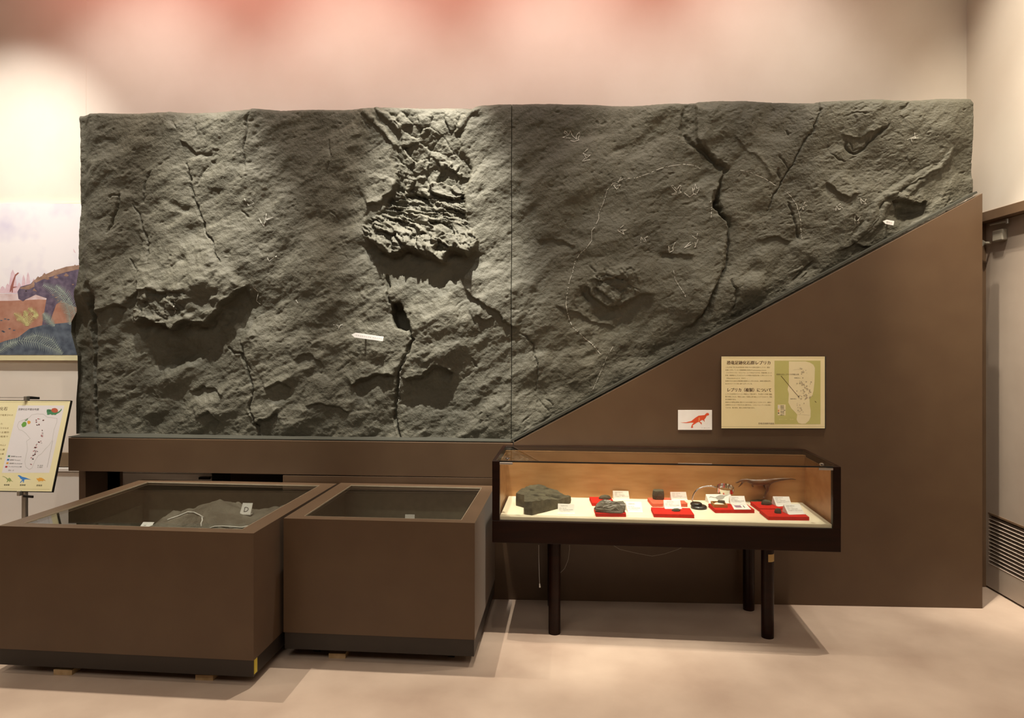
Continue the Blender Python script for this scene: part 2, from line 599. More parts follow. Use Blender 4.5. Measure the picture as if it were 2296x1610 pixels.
def vnoise(x, y, seed=0):
    ix, iy = np.floor(x), np.floor(y)
    fx, fy = x - ix, y - iy
    fx = fx * fx * fx * (fx * (fx * 6 - 15) + 10)
    fy = fy * fy * fy * (fy * (fy * 6 - 15) + 10)
    a, b = _hash(ix, iy, seed), _hash(ix + 1, iy, seed)
    c, d = _hash(ix, iy + 1, seed), _hash(ix + 1, iy + 1, seed)
    return ((a + (b - a) * fx) * (1 - fy) + (c + (d - c) * fx) * fy) * 2 - 1


def fbm(x, y, seed, octv=4, gain=0.5):
    s, a = 0, 1.0
    for i in range(octv):
        s = s + a * vnoise(x + 17.3 * i, y - 9.1 * i, seed + i)
        x, y, a = x * 2.03, y * 2.03, a * gain
    return s


def cells(x, y, seed):
    """faceted blocks: each cell of a jittered grid is a tilted plane"""
    ix, iy = np.floor(x), np.floor(y)
    best = np.full(x.shape, 1e9)
    sec = np.full(x.shape, 1e9)
    val = np.zeros(x.shape)
    for dx in (-1, 0, 1):
        for dy in (-1, 0, 1):
            cx, cy = ix + dx, iy + dy
            jx = cx + _hash(cx, cy, seed)
            jy = cy + _hash(cx, cy, seed + 11)
            d = (x - jx) ** 2 + (y - jy) ** 2
            gx = _hash(cx, cy, seed + 23) * 2 - 1
            gy = _hash(cx, cy, seed + 37) * 2 - 1
            o = _hash(cx, cy, seed + 51) * 2 - 1
            v = o + 1.1 * (gx * (x - jx) + gy * (y - jy))
            nearer = d < best
            sec = np.where(nearer, best, np.minimum(sec, d))
            val = np.where(nearer, v, val)
            best = np.where(nearer, d, best)
    return val, np.sqrt(sec) - np.sqrt(best)


def polydist(u, v, pts):
    """distance, side (+1 above a left-to-right line), arc position 0..1"""
    pts = np.array(pts, float)
    seg = pts[1:] - pts[:-1]
    ln = np.hypot(seg[:, 0], seg[:, 1])
    tot = ln.sum()
    acc = 0.0
    D = np.full(u.shape, 1e9)
    Sg = np.zeros(u.shape)
    T = np.zeros(u.shape)
    for (x0, y0), (sx, sy), L in zip(pts[:-1], seg, ln):
        t = np.clip(((u - x0) * sx + (v - y0) * sy) / (L * L + 1e-9), 0, 1)
        dx, dy = u - (x0 + t * sx), v - (y0 + t * sy)
        d = np.hypot(dx, dy)
        cr = -(sx * dy - sy * dx)
        m = d < D
        D = np.where(m, d, D)
        Sg = np.where(m, np.sign(cr), Sg)
        T = np.where(m, (acc + t * L) / tot, T)
        acc += L
    return D, Sg, T


def inpoly(u, v, pts):
    c = np.zeros(u.shape, bool)
    n = len(pts)
    for i in range(n):
        x0, y0 = pts[i]
        x1, y1 = pts[(i + 1) % n]
        if y0 == y1:
            continue
        m = ((y0 > v) != (y1 > v)) & (u < (x1 - x0) * (v - y0) / (y1 - y0) + x0)
        c ^= m
    return c


def sst(a, b, x):
    t = np.clip((x - a) / (b - a), 0, 1)
    return t * t * (3 - 2 * t)


# zoom-crop coordinates back to picture pixels
def zc(ox, oy, s, pts):
    return [(ox + x / s, oy + y / s) for x, y in pts]


R5, R6 = (150, 220, 4.025), (150, 600, 4.025)
R7, R8 = (650, 220, 4.025), (650, 600, 4.025)
R1, R2 = (1150, 220, 4.025), (1150, 600, 4.025)
R3, R4 = (1650, 200, 3.554), (1650, 420, 3.959)

# (polyline, height of the lip, run-in above, undercut below, run-out below)
LIPS = [
    ([(296, 712), (306, 722), (319, 719), (339, 711), (364, 729), (381, 729), (398, 744), (418, 722), (445, 722), (473, 722),
      (492, 702), (512, 680), (535, 655), (560, 630)], 0.055, 75, 0.050, 60),
    ([(284, 672), (300, 668), (318, 655), (345, 648), (372, 655), (400, 650), (425, 648)], 0.018, 22, 0.016, 16),
    ([(812, 522), (828, 536), (844, 551), (869, 568), (895, 569), (913, 556), (943, 566), (963, 576), (998, 592), (1012, 566),
      (1047, 569), (1072, 540)], 0.045, 45, 0.055, 42),
    ([(786, 872), (812, 850), (846, 838), (868, 842), (890, 850)], 0.022, 30, 0.030, 34),
    ([(900, 852), (943, 843), (975, 820), (1000, 824), (1020, 835)], 0.026, 32, 0.038, 46),
    ([(1040, 640), (1062, 668), (1090, 683), (1120, 697), (1132, 717), (1170, 734)], 0.014, 20, 0.014, 18),
    ([(1072, 706), (1092, 716), (1112, 712)], 0.012, 14, 0.014, 20),
    ([(1300, 640), (1322, 655), (1345, 672), (1368, 690), (1400, 682), (1430, 660), (1470, 655)], 0.017, 38, 0.026, 40),
    ([(1318, 624), (1345, 632), (1375, 622), (1400, 612)], 0.012, 14, 0.012, 16),
    ([(2000, 452), (2020, 447), (2045, 452), (2074, 446)], 0.012, 16, 0.050, 24),
    ([(818, 462), (845, 452), (872, 428), (884, 405)], 0.020, 40, 0.016, 18),
    ([(902, 435), (925, 424), (948, 432), (958, 452)], 0.020, 24, 0.040, 22),
    ([(195, 722), (215, 705), (240, 690), (262, 682), (290, 690)], 0.022, 36, 0.026, 40),
    ([(400, 318), (440, 348), (455, 347), (480, 344)], 0.006, 12, 0.010, 9),
    ([(1640, 300), (1690, 350), (1735, 400)], 0.008, 40, 0.0, 20),
    ([(1860, 405), (1885, 435), (1905, 444), (1925, 432)], 0.014, 22, 0.014, 16),
    ([(1480, 565), (1520, 572), (1560, 570)], 0.010, 26, 0.010, 22),
    ([(680, 905), (720, 898), (760, 912), (790, 930)], 0.012, 30, 0.012, 26),
    ([(430, 880), (455, 862), (480, 870), (500, 890)], 0.014, 20, 0.016, 20),
    ([(440, 940), (470, 925), (500, 945)], 0.014, 20, 0.018, 20),
    ([(570, 950), (590, 940), (625, 925)], 0.016, 22, 0.026, 26),
    ([(600, 870), (630, 855), (660, 872)], 0.014, 28, 0.016, 24),
    ([(655, 810), (690, 795), (730, 812)], 0.010, 30, 0.010, 24),
    ([(1200, 540), (1240, 530), (1290, 548)], 0.008, 40, 0.008, 24),
    ([(1240, 690), (1290, 700), (1330, 720), (1380, 740)], 0.008, 30, 0.008, 26),
    ([(1700, 545), (1740, 530), (1780, 545)], 0.008, 30, 0.010, 26),
    ([(1880, 560), (1920, 545), (1960, 556)], 0.008, 20, 0.012, 16),
    (zc(*R1, [(1640, 60), (1630, 230), (1650, 350), (1720, 450), (1810, 545), (1935, 655)]), 0.020, 60, 0.016, 14),
    ([(1535, 739), (1567, 715), (1587, 674), (1610, 637), (1620, 612), (1629, 580), (1634, 530), (1630, 500), (1618, 486), (1606, 452), (1612, 420), (1622, 399)], 0.022, 46, 0.030, 16),
    ([(1880, 300), (1930, 305), (1980, 285)], 0.008, 12, 0.010, 10),
]
# (polyline, half width, depth)
GROOVES = [
    ([(196, 640), (200, 700), (196, 760), (200, 850), (207, 990)], 13.0, 0.055),
    (zc(*R5, [(1080, 590), (1120, 720), (1130, 830), (1140, 880), (1190, 1010), (1250, 1120), (1250, 1190), (1330, 1340), (1410, 1500)]), 3.0, 0.020),
    (zc(*R5, [(455, 870), (450, 950), (430, 1040), (425, 1110), (395, 1200)]), 3.2, 0.024),
    (zc(*R5, [(370, 895), (455, 875)]), 3.0, 0.012),
    (zc(*R5, [(580, 950), (655, 1060), (670, 1170), (720, 1300), (740, 1480)]), 2.4, 0.013),
    (zc(*R5, [(780, 660), (740, 690), (700, 790), (690, 930)]), 2.4, 0.013),
    (zc(*R5, [(985, 220), (1010, 275)]), 2.2, 0.010),
    (zc(*R5, [(1165, 230), (1165, 340)]), 2.6, 0.010),
    (zc(*R5, [(1650, 100), (1635, 300), (1610, 440), (1600, 650)]), 3.0, 0.015),
    (zc(*R5, [(1570, 1020), (1620, 1075)]), 2.6, 0.012),
    (zc(*R5, [(1280, 620), (1210, 700), (1150, 800)]), 2.2, 0.010),
    (zc(*R5, [(580, 1470), (640, 1550)]), 2.6, 0.012),
    (zc(*R8, [(880, 60), (905, 160), (890, 260), (905, 330)]), 4.0, 0.030),
    (zc(*R8, [(1060, 470), (1070, 560), (1105, 640), (1075, 740), (1000, 920), (985, 1000), (970, 1200), (940, 1330), (960, 1450), (995, 1550)]), 4.2, 0.038),
    (zc(*R6, [(1450, 730), (1500, 780), (1560, 780), (1630, 880), (1650, 950), (1680, 1100), (1670, 1280), (1720, 1420), (1740, 1530)]), 3.2, 0.024),
    (zc(*R6, [(1550, 670), (1590, 800), (1680, 920)]), 2.4, 0.014),
    (zc(*R2, [(80, 580), (140, 630), (190, 720), (205, 900), (215, 1130)]), 2.4, 0.014),
    (zc(*R2, [(250, 1190), (320, 1290)]), 2.2, 0.010),
    (zc(*R2, [(310, 1190), (350, 1250)]), 2.2, 0.010),
    (zc(*R2, [(690, 1010), (690, 1060)]), 2.0, 0.008),
    (zc(*R3, [(655, 100), (650, 190), (620, 240), (560, 420), (500, 520), (430, 620), (380, 720), (350, 780), (300, 870), (250, 960)]), 2.8, 0.016),
    (zc(*R3, [(320, 530), (410, 620)]), 2.6, 0.010),
    (zc(*R3, [(320, 630), (360, 690)]), 4.0, 0.014),
    (zc(*R3, [(430, 900), (440, 960), (460, 1080), (490, 1150), (525, 1210)]), 2.6, 0.018),
    (zc(*R3, [(400, 330), (415, 365)]), 3.0, 0.010),
    (zc(*R3, [(860, 390), (880, 460), (940, 500), (1020, 440), (1100, 370), (1210, 280)]), 4.5, 0.018),
    (zc(*R3, [(890, 400), (930, 470), (1000, 440), (1050, 380)]), 2.6, 0.008),
    (zc(*R3, [(770, 510), (880, 570)]), 2.4, 0.010),
    (zc(*R3, [(1360, 100), (1290, 170)]), 4.5, 0.012),
    (zc(*R3, [(850, 230), (950, 190), (1050, 200)]), 3.0, 0.006),
    (zc(*R1, [(1560, 80), (1550, 200), (1545, 320), (1600, 400), (1700, 450), (1800, 545), (1925, 655)]), 8.0, 0.022),
    (zc(*R1, [(1925, 655), (1890, 760), (1880, 900), (1935, 1080), (1955, 1180), (1945, 1300), (1925, 1450), (1880, 1610)]), 6.0, 0.022),
    (zc(*R1, [(1840, 880), (1880, 980), (1930, 1080)]), 10.0, 0.060),
    (zc(*R2, [(1900, 20), (1850, 150), (1790, 280), (1760, 330), (1690, 450), (1600, 540), (1530, 570)]), 5.0, 0.016),
    (zc(*R2, [(1990, 110), (2030, 170), (2020, 280), (1990, 370)]), 4.0, 0.020),
    (zc(*R7, [(680, 160), (690, 230), (720, 260)]), 2.2, 0.008),
    (zc(*R7, [(320, 380), (330, 480), (370, 560), (310, 680)]), 2.4, 0.009),
    (zc(*R7, [(350, 1010), (420, 1075)]), 3.0, 0.011),
    (zc(*R8, [(1640, 420), (1700, 500)]), 2.4, 0.010),
    (zc(*R8, [(1640, 790), (1690, 900)]), 2.6, 0.013),
    (zc(*R4, [(530, 830), (600, 740), (680, 660)]), 3.4, 0.016),
    (zc(*R2, [(150, 1330), (100, 1380)]), 2.4, 0.010),
    (zc(*R2, [(570, 180), (690, 290)]), 2.6, 0.012),
    (zc(*R2, [(680, 0), (730, 50)]), 2.2, 0.010),
]
# bumps and hollows: (u, v, ru, rv, angle, amount)
BUMPS = [
    (455, 625, 130, 70, -25, 0.045), (410, 840, 60, 26, -20, 0.030), (350, 850, 40, 30, 0, 0.012), (560, 760, 50, 60, -30, 0.020),
    (230, 640, 40, 50, 0, 0.016), (965, 712, 62, 66, 0, 0.038), (1020, 720, 80, 50, 20, 0.018), (840, 770, 60, 60, 0, 0.016),
    (700, 700, 90, 60, -30, 0.014), (980, 790, 60, 28, 0, 0.018), (1180, 650, 70, 90, 20, 0.012), (1410, 470, 130, 110, -25, 0.022),
    (1400, 620, 40, 26, -20, 0.024), (1490, 430, 50, 40, 0, 0.008), (1560, 640, 40, 70, 25, 0.024), (1700, 582, 26, 22, 0, 0.016),
    (1688, 640, 28, 30, -10, 0.022), (1708, 594, 34, 32, 0, 0.012), (1715, 425, 60, 50, 20, 0.022), (1690, 300, 60, 40, 20, 0.018),
    (1890, 480, 60, 40, -30, 0.010), (1900, 405, 26, 20, 0, 0.012), (2060, 300, 90, 40, -35, 0.016), (2120, 420, 40, 40, -30, 0.010),
    (1814, 597, 22, 16, -30, -0.018), (1800, 560, 20, 16, 0, 0.010), (2035, 478, 34, 14, -6, -0.050), (950, 455, 26, 18, 0, -0.034),
    (960, 400, 30, 60, 0, -0.012), (1480, 575, 46, 18, -6, -0.012), (1370, 700, 60, 26, 5, -0.016), (400, 790, 90, 40, -8, -0.016),
    (820, 880, 50, 24, -25, -0.014), (960, 890, 60, 30, -20, -0.018), (1580, 395, 26, 14, -40, -0.012), (1385, 225, 60, 20, 0, -0.004),
    (455, 348, 24, 10, -10, -0.012), (205, 680, 14, 40, 5, -0.040), (700, 310, 50, 30, -30, -0.010), (1320, 300, 60, 14, -8, -0.010),
    (1390, 335, 16, 9, -35, -0.012), (1330, 450, 40, 20, -40, -0.012), (1310, 530, 40, 12, 0, -0.010), (640, 400, 40, 30, -35, -0.012),
    (600, 440, 50, 18, -50, -0.010), (745, 400, 26, 20, -20, -0.010), (690, 480, 40, 20, -35, -0.010), (640, 560, 40, 22, -35, -0.010),
    (640, 660, 40, 18, -20, -0.012), (720, 830, 60, 20, -25, -0.012), (640, 890, 40, 22, -30, -0.020), (1200, 880, 40, 30, -20, -0.010),
    (1260, 780, 60, 20, -15, -0.010), (1290, 880, 40, 16, -25, -0.010), (1220, 360, 60, 24, -25, -0.008), (1200, 290, 40, 20, -20, -0.008),
    (1740, 300, 50, 22, 20, -0.010), (1700, 470, 40, 26, -10, -0.016), (1930, 500, 30, 10, -20, -0.008), (1850, 490, 30, 10, -20, -0.008),
    (1990, 380, 26, 14, -30, -0.012), (300, 330, 60, 30, -30, -0.010), (280, 420, 30, 20, 0, -0.010), (390, 460, 30, 12, 20, -0.010),
    (420, 470, 14, 10, 0, -0.014), (425, 520, 14, 12, 0, -0.012), (480, 435, 22, 12, -30, -0.014), (415, 585, 12, 12, 0, -0.014),
]
RIDGES = [   # fossil wood and roots: raised tubes (polyline, half width, height)
    (zc(*R3, [(1590, 605), (1430, 700), (1280, 795), (1200, 850), (1130, 930), (1080, 1020), (1000, 1140), (955, 1190)]), 9, 0.020),
    (zc(*R3, [(1230, 900), (1150, 1010), (1080, 1110), (1040, 1175)]), 8, 0.017),
    (zc(*R3, [(1700, 500), (1640, 570), (1560, 660), (1450, 740), (1350, 830)]), 8, 0.016),
    (zc(*R3, [(1210, 850), (1290, 845), (1370, 870)]), 8, 0.016),
    (zc(*R4, [(580, 790), (620, 740), (600, 700), (510, 750)]), 4, 0.010),
    (zc(*R7, [(620, 80), (760, 190), (900, 340), (950, 400)]), 6, 0.016),
    (zc(*R7, [(770, 75), (880, 170), (1000, 290)]), 7, 0.016),
    (zc(*R7, [(1700, 60), (1590, 170), (1500, 270)]), 7, 0.016),
    (zc(*R7, [(1060, 760), (1010, 880), (985, 960)]), 6, 0.018),
    (zc(*R7, [(1190, 800), (1280, 900), (1340, 950)]), 6, 0.016),
]
FRACT = [(812, 238), (868, 240), (1062, 240), (1042, 285), (1036, 330), (1058, 372), (1040, 440), (1046, 500), (1072, 535), (1050, 568),
         (1012, 566), (998, 592), (963, 576), (943, 566), (913, 556), (893, 568), (868, 566), (842, 548), (814, 522), (806, 498),
         (850, 472), (872, 432), (886, 402), (868, 352), (882, 320), (850, 286)]
FRACT2 = [(300, 660), (350, 648), (428, 645), (430, 690), (412, 720), (360, 730), (318, 716)]
FRACT3 = [(1318, 625), (1350, 600), (1400, 592), (1440, 608), (1438, 650), (1400, 686), (1362, 690), (1332, 666)]
HOLE = [(877, 681), (900, 677), (904, 690), (915, 706), (915, 735), (906, 742), (886, 738), (878, 726)]


def sub(h, u, v, pts, margin, fn):
    xs_, ys_ = [p[0] for p in pts], [p[1] for p in pts]
    m = (u > min(xs_) - margin) & (u < max(xs_) + margin) & (v > min(ys_) - margin) & (v < max(ys_) + margin)
    if m.any():
        h[m] += fn(u[m], v[m])


def height(u, v):
    """how far (m) the relief stands out of its mean plane at picture position u,v"""
    u0, v0 = u, v
    u = u + 5.0 * fbm(u0 / 46, v0 / 46, 3, 3) + 1.4 * vnoise(u0 / 6, v0 / 6, 91)
    v = v + 5.0 * fbm(u0 / 46 + 31, v0 / 46 - 7, 5, 3) + 1.4 * vnoise(u0 / 6 + 9, v0 / 6, 92)
    ca, sa = math.cos(math.radians(35)), math.sin(math.radians(35))
    p = (u * ca - v * sa)                        # along the grain that rises to the right
    q = (u * sa + v * ca)
    left = 1 - sst(1080, 1260, u)
    low = sst(520, 800, v)
    rough = 0.55 + 0.45 * np.clip(0.5 * left + 0.6 * low, 0, 1)
    h = 0.020 * fbm(u0 / 260, v0 / 230, 40, 2)
    h += 0.0140 * vnoise(p / 120, q / 64, 41)
    h += 0.0085 * vnoise(p / 58, q / 34, 42)
    h += 0.0052 * rough * vnoise(p / 32, q / 17, 43)
    h += 0.0032 * rough * vnoise(p / 17, q / 10, 44)
    n5 = vnoise(p / 9, q / 6, 45)
    h += 0.0012 * rough * n5
    h += 0.0006 * rough * vnoise(p / 4.6, q / 3.4, 46)
    h += 0.0011 * vnoise(u0 / 5.2, v0 / 4.4, 47) - 0.0018 * rough * np.abs(vnoise(p / 13, q / 7, 48))
    h += 0.0007 * vnoise(u0 / 3.1, v0 / 2.9, 49)
    h -= 0.0042 * sst(0.45, 0.85, vnoise(p / 11, q / 6, 50)) * (0.5 + 0.5 * vnoise(u / 60, v / 50, 51))
    # sparse pits
    pk = vnoise(p / 14, q / 9, 60) * 0.6 + 0.5 * vnoise(u / 30, v / 30, 61)
    h -= 0.006 * sst(0.70, 0.95, pk)
    h = np.array(h)
    for pts, amp, lu, und, ld in LIPS:
        def f(uu, vv):
            d, s, t = polydist(uu, vv, pts)
            w = sst(0, 0.10, t) * sst(1, 0.90, t)
            w = w * (1.0 + 0.25 * vnoise(uu / 14, vv / 14, 71))
            up = amp * np.exp(-d / lu)
            dn = amp * np.exp(-d / 1.2) - 0.6 * und * np.exp(-(d / ld) ** 2)
            k = sst(-1.2, 1.2, d * s)
            return w * (up * k + dn * (1 - k))
        sub(h, u, v, pts, 3.2 * max(lu, ld), f)
    for pts, w, dep in GROOVES:
        def f(uu, vv):
            d, s, t = polydist(uu, vv, pts)
            ww = w * (1.0 + 0.45 * vnoise(uu / 11, vv / 11, 73))
            return -dep * np.clip(1 - d / ww, 0, 1) * (0.6 + 0.4 * sst(0, 0.1, t) * sst(1, 0.9, t))
        sub(h, u, v, pts, 3 * w + 4, f)
    for (bu, bv, ru, rv, an, am) in BUMPS:
        c, s_ = math.cos(math.radians(an)), math.sin(math.radians(an))
        def f(uu, vv):
            x, y = uu - bu, vv - bv
            a, b = (x * c + y * s_) / ru, (-x * s_ + y * c) / rv
            return am * np.exp(-(a * a + b * b) * 1.3)
        R = max(ru, rv)
        sub(h, u, v, [(bu - R, bv - R), (bu + R, bv + R)], 1.3 * R, f)
    for pts, w, am in RIDGES:
        def f(uu, vv):
            d, s, t = polydist(uu, vv, pts)
            return am * np.sqrt(np.clip(1 - (d / w) ** 2, 0, 1)) * (0.4 + 0.6 * sst(0, 0.12, t) * sst(1, 0.9, t))
        sub(h, u, v, pts, w + 3, f)
    # shattered zone in the middle and the broken ledge on the left
    for poly, cs, amp, base, seed in ((FRACT, 30.0, 0.020, -0.045, 120), (FRACT2, 18.0, 0.009, -0.006, 150), (FRACT3, 26.0, 0.010, 0.006, 170)):
        def f(uu, vv):
            d, s, t = polydist(uu, vv, poly + [poly[0]])
            ins = inpoly(uu, vv, poly)
            sd = np.where(ins, d, -d)
            k = sst(-2.0, 7.0 + 20.0 * (1 - sst(250, 400, vv)) * (seed == 120), sd)
            cg, sg = math.cos(math.radians(38)), math.sin(math.radians(38))
            pp, qq = uu * cg + vv * sg, -uu * sg + vv * cg        # splinters run down to the right
            lowz = sst(420, 520, vv)
            st = 1.0 + 0.5 * lowz
            a, e1 = cells(pp / (cs * 1.2 * st), qq / (cs * 1.0), seed)
            b, e2 = cells(pp / (cs * 0.40 * st), qq / (cs * 0.36), seed + 5)
            c_, e3 = cells((uu + vv * 0.3) / (cs * 0.22), (vv - uu * 0.2) / (cs * 0.2), seed + 9)
            zone = (0.40 + 0.60 * sst(300, 420, vv)) if seed == 120 else 0.75
            r = zone * (1.25 * amp * a + amp * 0.52 * b * (0.5 + 0.7 * lowz) + amp * 0.07 * c_)
            r -= 0.006 * (1 - sst(0.0, 0.12, e1))
            bs = base * sst(240, 400, vv) * (1 - sst(420, 540, vv)) + 0.034 * sst(430, 560, vv) if seed == 120 else base
            return k * (r + bs)
        sub(h, u, v, poly, 12, f)
    def f(uu, vv):
        d, s, t = polydist(uu, vv, HOLE + [HOLE[0]])
        return np.where(inpoly(uu, vv, HOLE), -0.11 * sst(0, 3.5, d), 0)
    sub(h, u, v, HOLE, 4, f)
    # the left flank turns back towards the wall, most at the foot
    lowf = sst(640, 720, v0)
    un = u0 + 3 * vnoise(v0 / 20, u0 / 50, 81)
    fl = 1 - sst(interp(LEFT, v0) + 6, 206 + 16 * lowf, un)
    h -= (0.05 + 0.05 * lowf) * fl + 0.065 * lowf * (1 - sst(206, 226, un))
    h -= 0.018 * np.exp(-(v0 - top_edge(u0)) / 5.0)
    return h


TOP = [(120, 254), (166, 254), (300, 253), (380, 250), (430, 252), (480, 252), (558, 246), (561, 245), (562, 243.5), (620, 245), (700, 242), (800, 239),
       (860, 239), (912, 241), (1000, 239), (1062, 239), (1064, 236), (1080, 232), (1140, 230), (1152, 230), (1240, 231), (1340, 231),
       (1420, 235), (1500, 232), (1560, 230), (1566, 228), (1620, 226), (1700, 226), (1760, 226), (1830, 228), (1834, 226), (1900, 225),
       (1960, 222), (2030, 226), (2060, 224), (2110, 221), (2180, 221), (2230, 221)]
BOT = [(120, 979), (228, 983), (650, 985.5), (1147, 991), (2188, 437), (2230, 415)]
LEFT = [(200, 170), (257, 166), (330, 168), (450, 164), (540, 163), (600, 166), (640, 160), (690, 142), (720, 126), (745, 125), (775, 133), (800, 140),
        (850, 141), (900, 137), (1000, 137)]
RIGHT = [(200, 2178), (226, 2178), (232, 2182), (330, 2181), (420, 2184), (480, 2190)]


def interp(tab, x):
    return np.interp(x, [p[0] for p in tab], [p[1] for p in tab])


def top_edge(u):
    return interp(TOP, u)


YREL = 3.935


def plane_xz(u, v, Y=YREL):
    cx, cz = (u - 1148) / F, (HZ - v) / F
    dx, dy = -SA + cx * CA, CA + cx * SA
    return dx * Y / dy, EYE + cz * Y / dy


rel = thing('rock_relief', 'huge grey brown replica of a rock face with dinosaur footprints, standing on the brown support', 'rock replica',
            (-0.3, 4.0, 0.88))
RB = BASE[rel.name].translation


def relief_panel(u0, u1, nu, nv, left, right):
    a = np.linspace(0, 1, nu)[:, None]
    s = np.linspace(0, 1, nv)[None, :]
    ur = (u0 + (u1 - u0) * a) + 0 * s
    for _ in range(2):
        tv, bv = top_edge(ur), interp(BOT, ur)
        vr = tv + (bv - tv) * s
        lu = interp(LEFT, vr) if left else u0
        ru = interp(RIGHT, vr) if right else u1
        ur = lu + (ru - lu) * a
    tv, bv = top_edge(ur), interp(BOT, ur)
    vr = tv + (bv - tv) * s
    hh = height(ur.ravel(), vr.ravel()).reshape(ur.shape)
    X, Z = plane_xz(ur, vr)
    Yv = YREL - hh
    front = np.stack([X, Yv, Z], -1).reshape(-1, 3)
    idx = np.arange(nu * nv).reshape(nu, nv)
    q = np.stack([idx[:-1, :-1], idx[:-1, 1:], idx[1:, 1:], idx[1:, :-1]], -1).reshape(-1, 4)
    loop = np.concatenate([idx[:, 0], idx[-1, 1:], idx[-2::-1, -1], idx[0, -2:0:-1]])
    back = front[loop].copy()
    back[:, 1] = YREL + 0.13
    n0 = nu * nv
    k = len(loop)
    bi = n0 + np.arange(k)
    side = np.stack([loop, np.roll(loop, -1), np.roll(bi, -1), bi], -1)
    verts = np.concatenate([front, back]) - np.array(RB)
    faces = np.concatenate([q, side])
    me = bpy.data.meshes.new('panel')
    me.vertices.add(len(verts))
    me.vertices.foreach_set('co', verts.ravel())
    me.loops.add(faces.size)
    me.loops.foreach_set('vertex_index', faces.ravel().astype(np.int32))
    me.polygons.add(len(faces))
    me.polygons.foreach_set('loop_start', (np.arange(len(faces)) * 4).astype(np.int32))
    me.polygons.foreach_set('loop_total', np.full(len(faces), 4, np.int32))
    sm = np.ones(len(faces), bool)
    sm[len(q):] = False
    me.update(calc_edges=True)
    me.polygons.foreach_set('use_smooth', sm)
    me.validate()
    me.materials.append(M['rock'])
    o = bpy.data.objects.new('panel', me)
    COL.objects.link(o)
    o.parent = rel
    return o


relief_panel(166, 1146.4, 560, 420, True, False)
relief_panel(1147.6, 2180, 590, 400, False, True)


def on_relief(pts, off=0.0042):
    u = np.array([p[0] for p in pts], float)
    v = np.array([p[1] for p in pts], float)
    h = height(u, v)
    X, Z = plane_xz(u, v)
    return [Vector((x, YREL - hh - off, z)) for x, hh, z in zip(X, h, Z)]


def chalk(name, lines, w=1.7, dash=0.0):
    mb = MB()
    rnd = random.Random(len(lines) + int(lines[0][0][0]))
    for pts in lines:
        d = []
        for a, b in zip(pts[:-1], pts[1:]):
            L = math.hypot(b[0] - a[0], b[1] - a[1])
            n = max(1, int(L / 2.5))
            d += [(a[0] + (b[0] - a[0]) * i / n, a[1] + (b[1] - a[1]) * i / n) for i in range(n)]
        d.append(pts[-1])
        lo, hi = [], []
        for i, p in enumerate(d):
            a, b = d[max(i - 1, 0)], d[min(i + 1, len(d) - 1)]
            tx, ty = b[0] - a[0], b[1] - a[1]
            L = math.hypot(tx, ty) or 1
            ww = w * (0.5 + 0.25 * rnd.random())
            lo.append((p[0] - ty / L * ww, p[1] + tx / L * ww))
            hi.append((p[0] + ty / L * ww, p[1] - tx / L * ww))
        A_, B2 = on_relief(lo), on_relief(hi)
        for i in range(len(d) - 1):
            if dash and rnd.random() < dash:
                continue
            mb.flat([A_[i], A_[i + 1], B2[i + 1], B2[i]])
    return mb.build(name, M['chalk'], rel, fix=False)


def chalks(name, lines, w, dash):
    for ln in lines:
        chalk(name, [ln], w, dash)['kind'] = 'stuff'


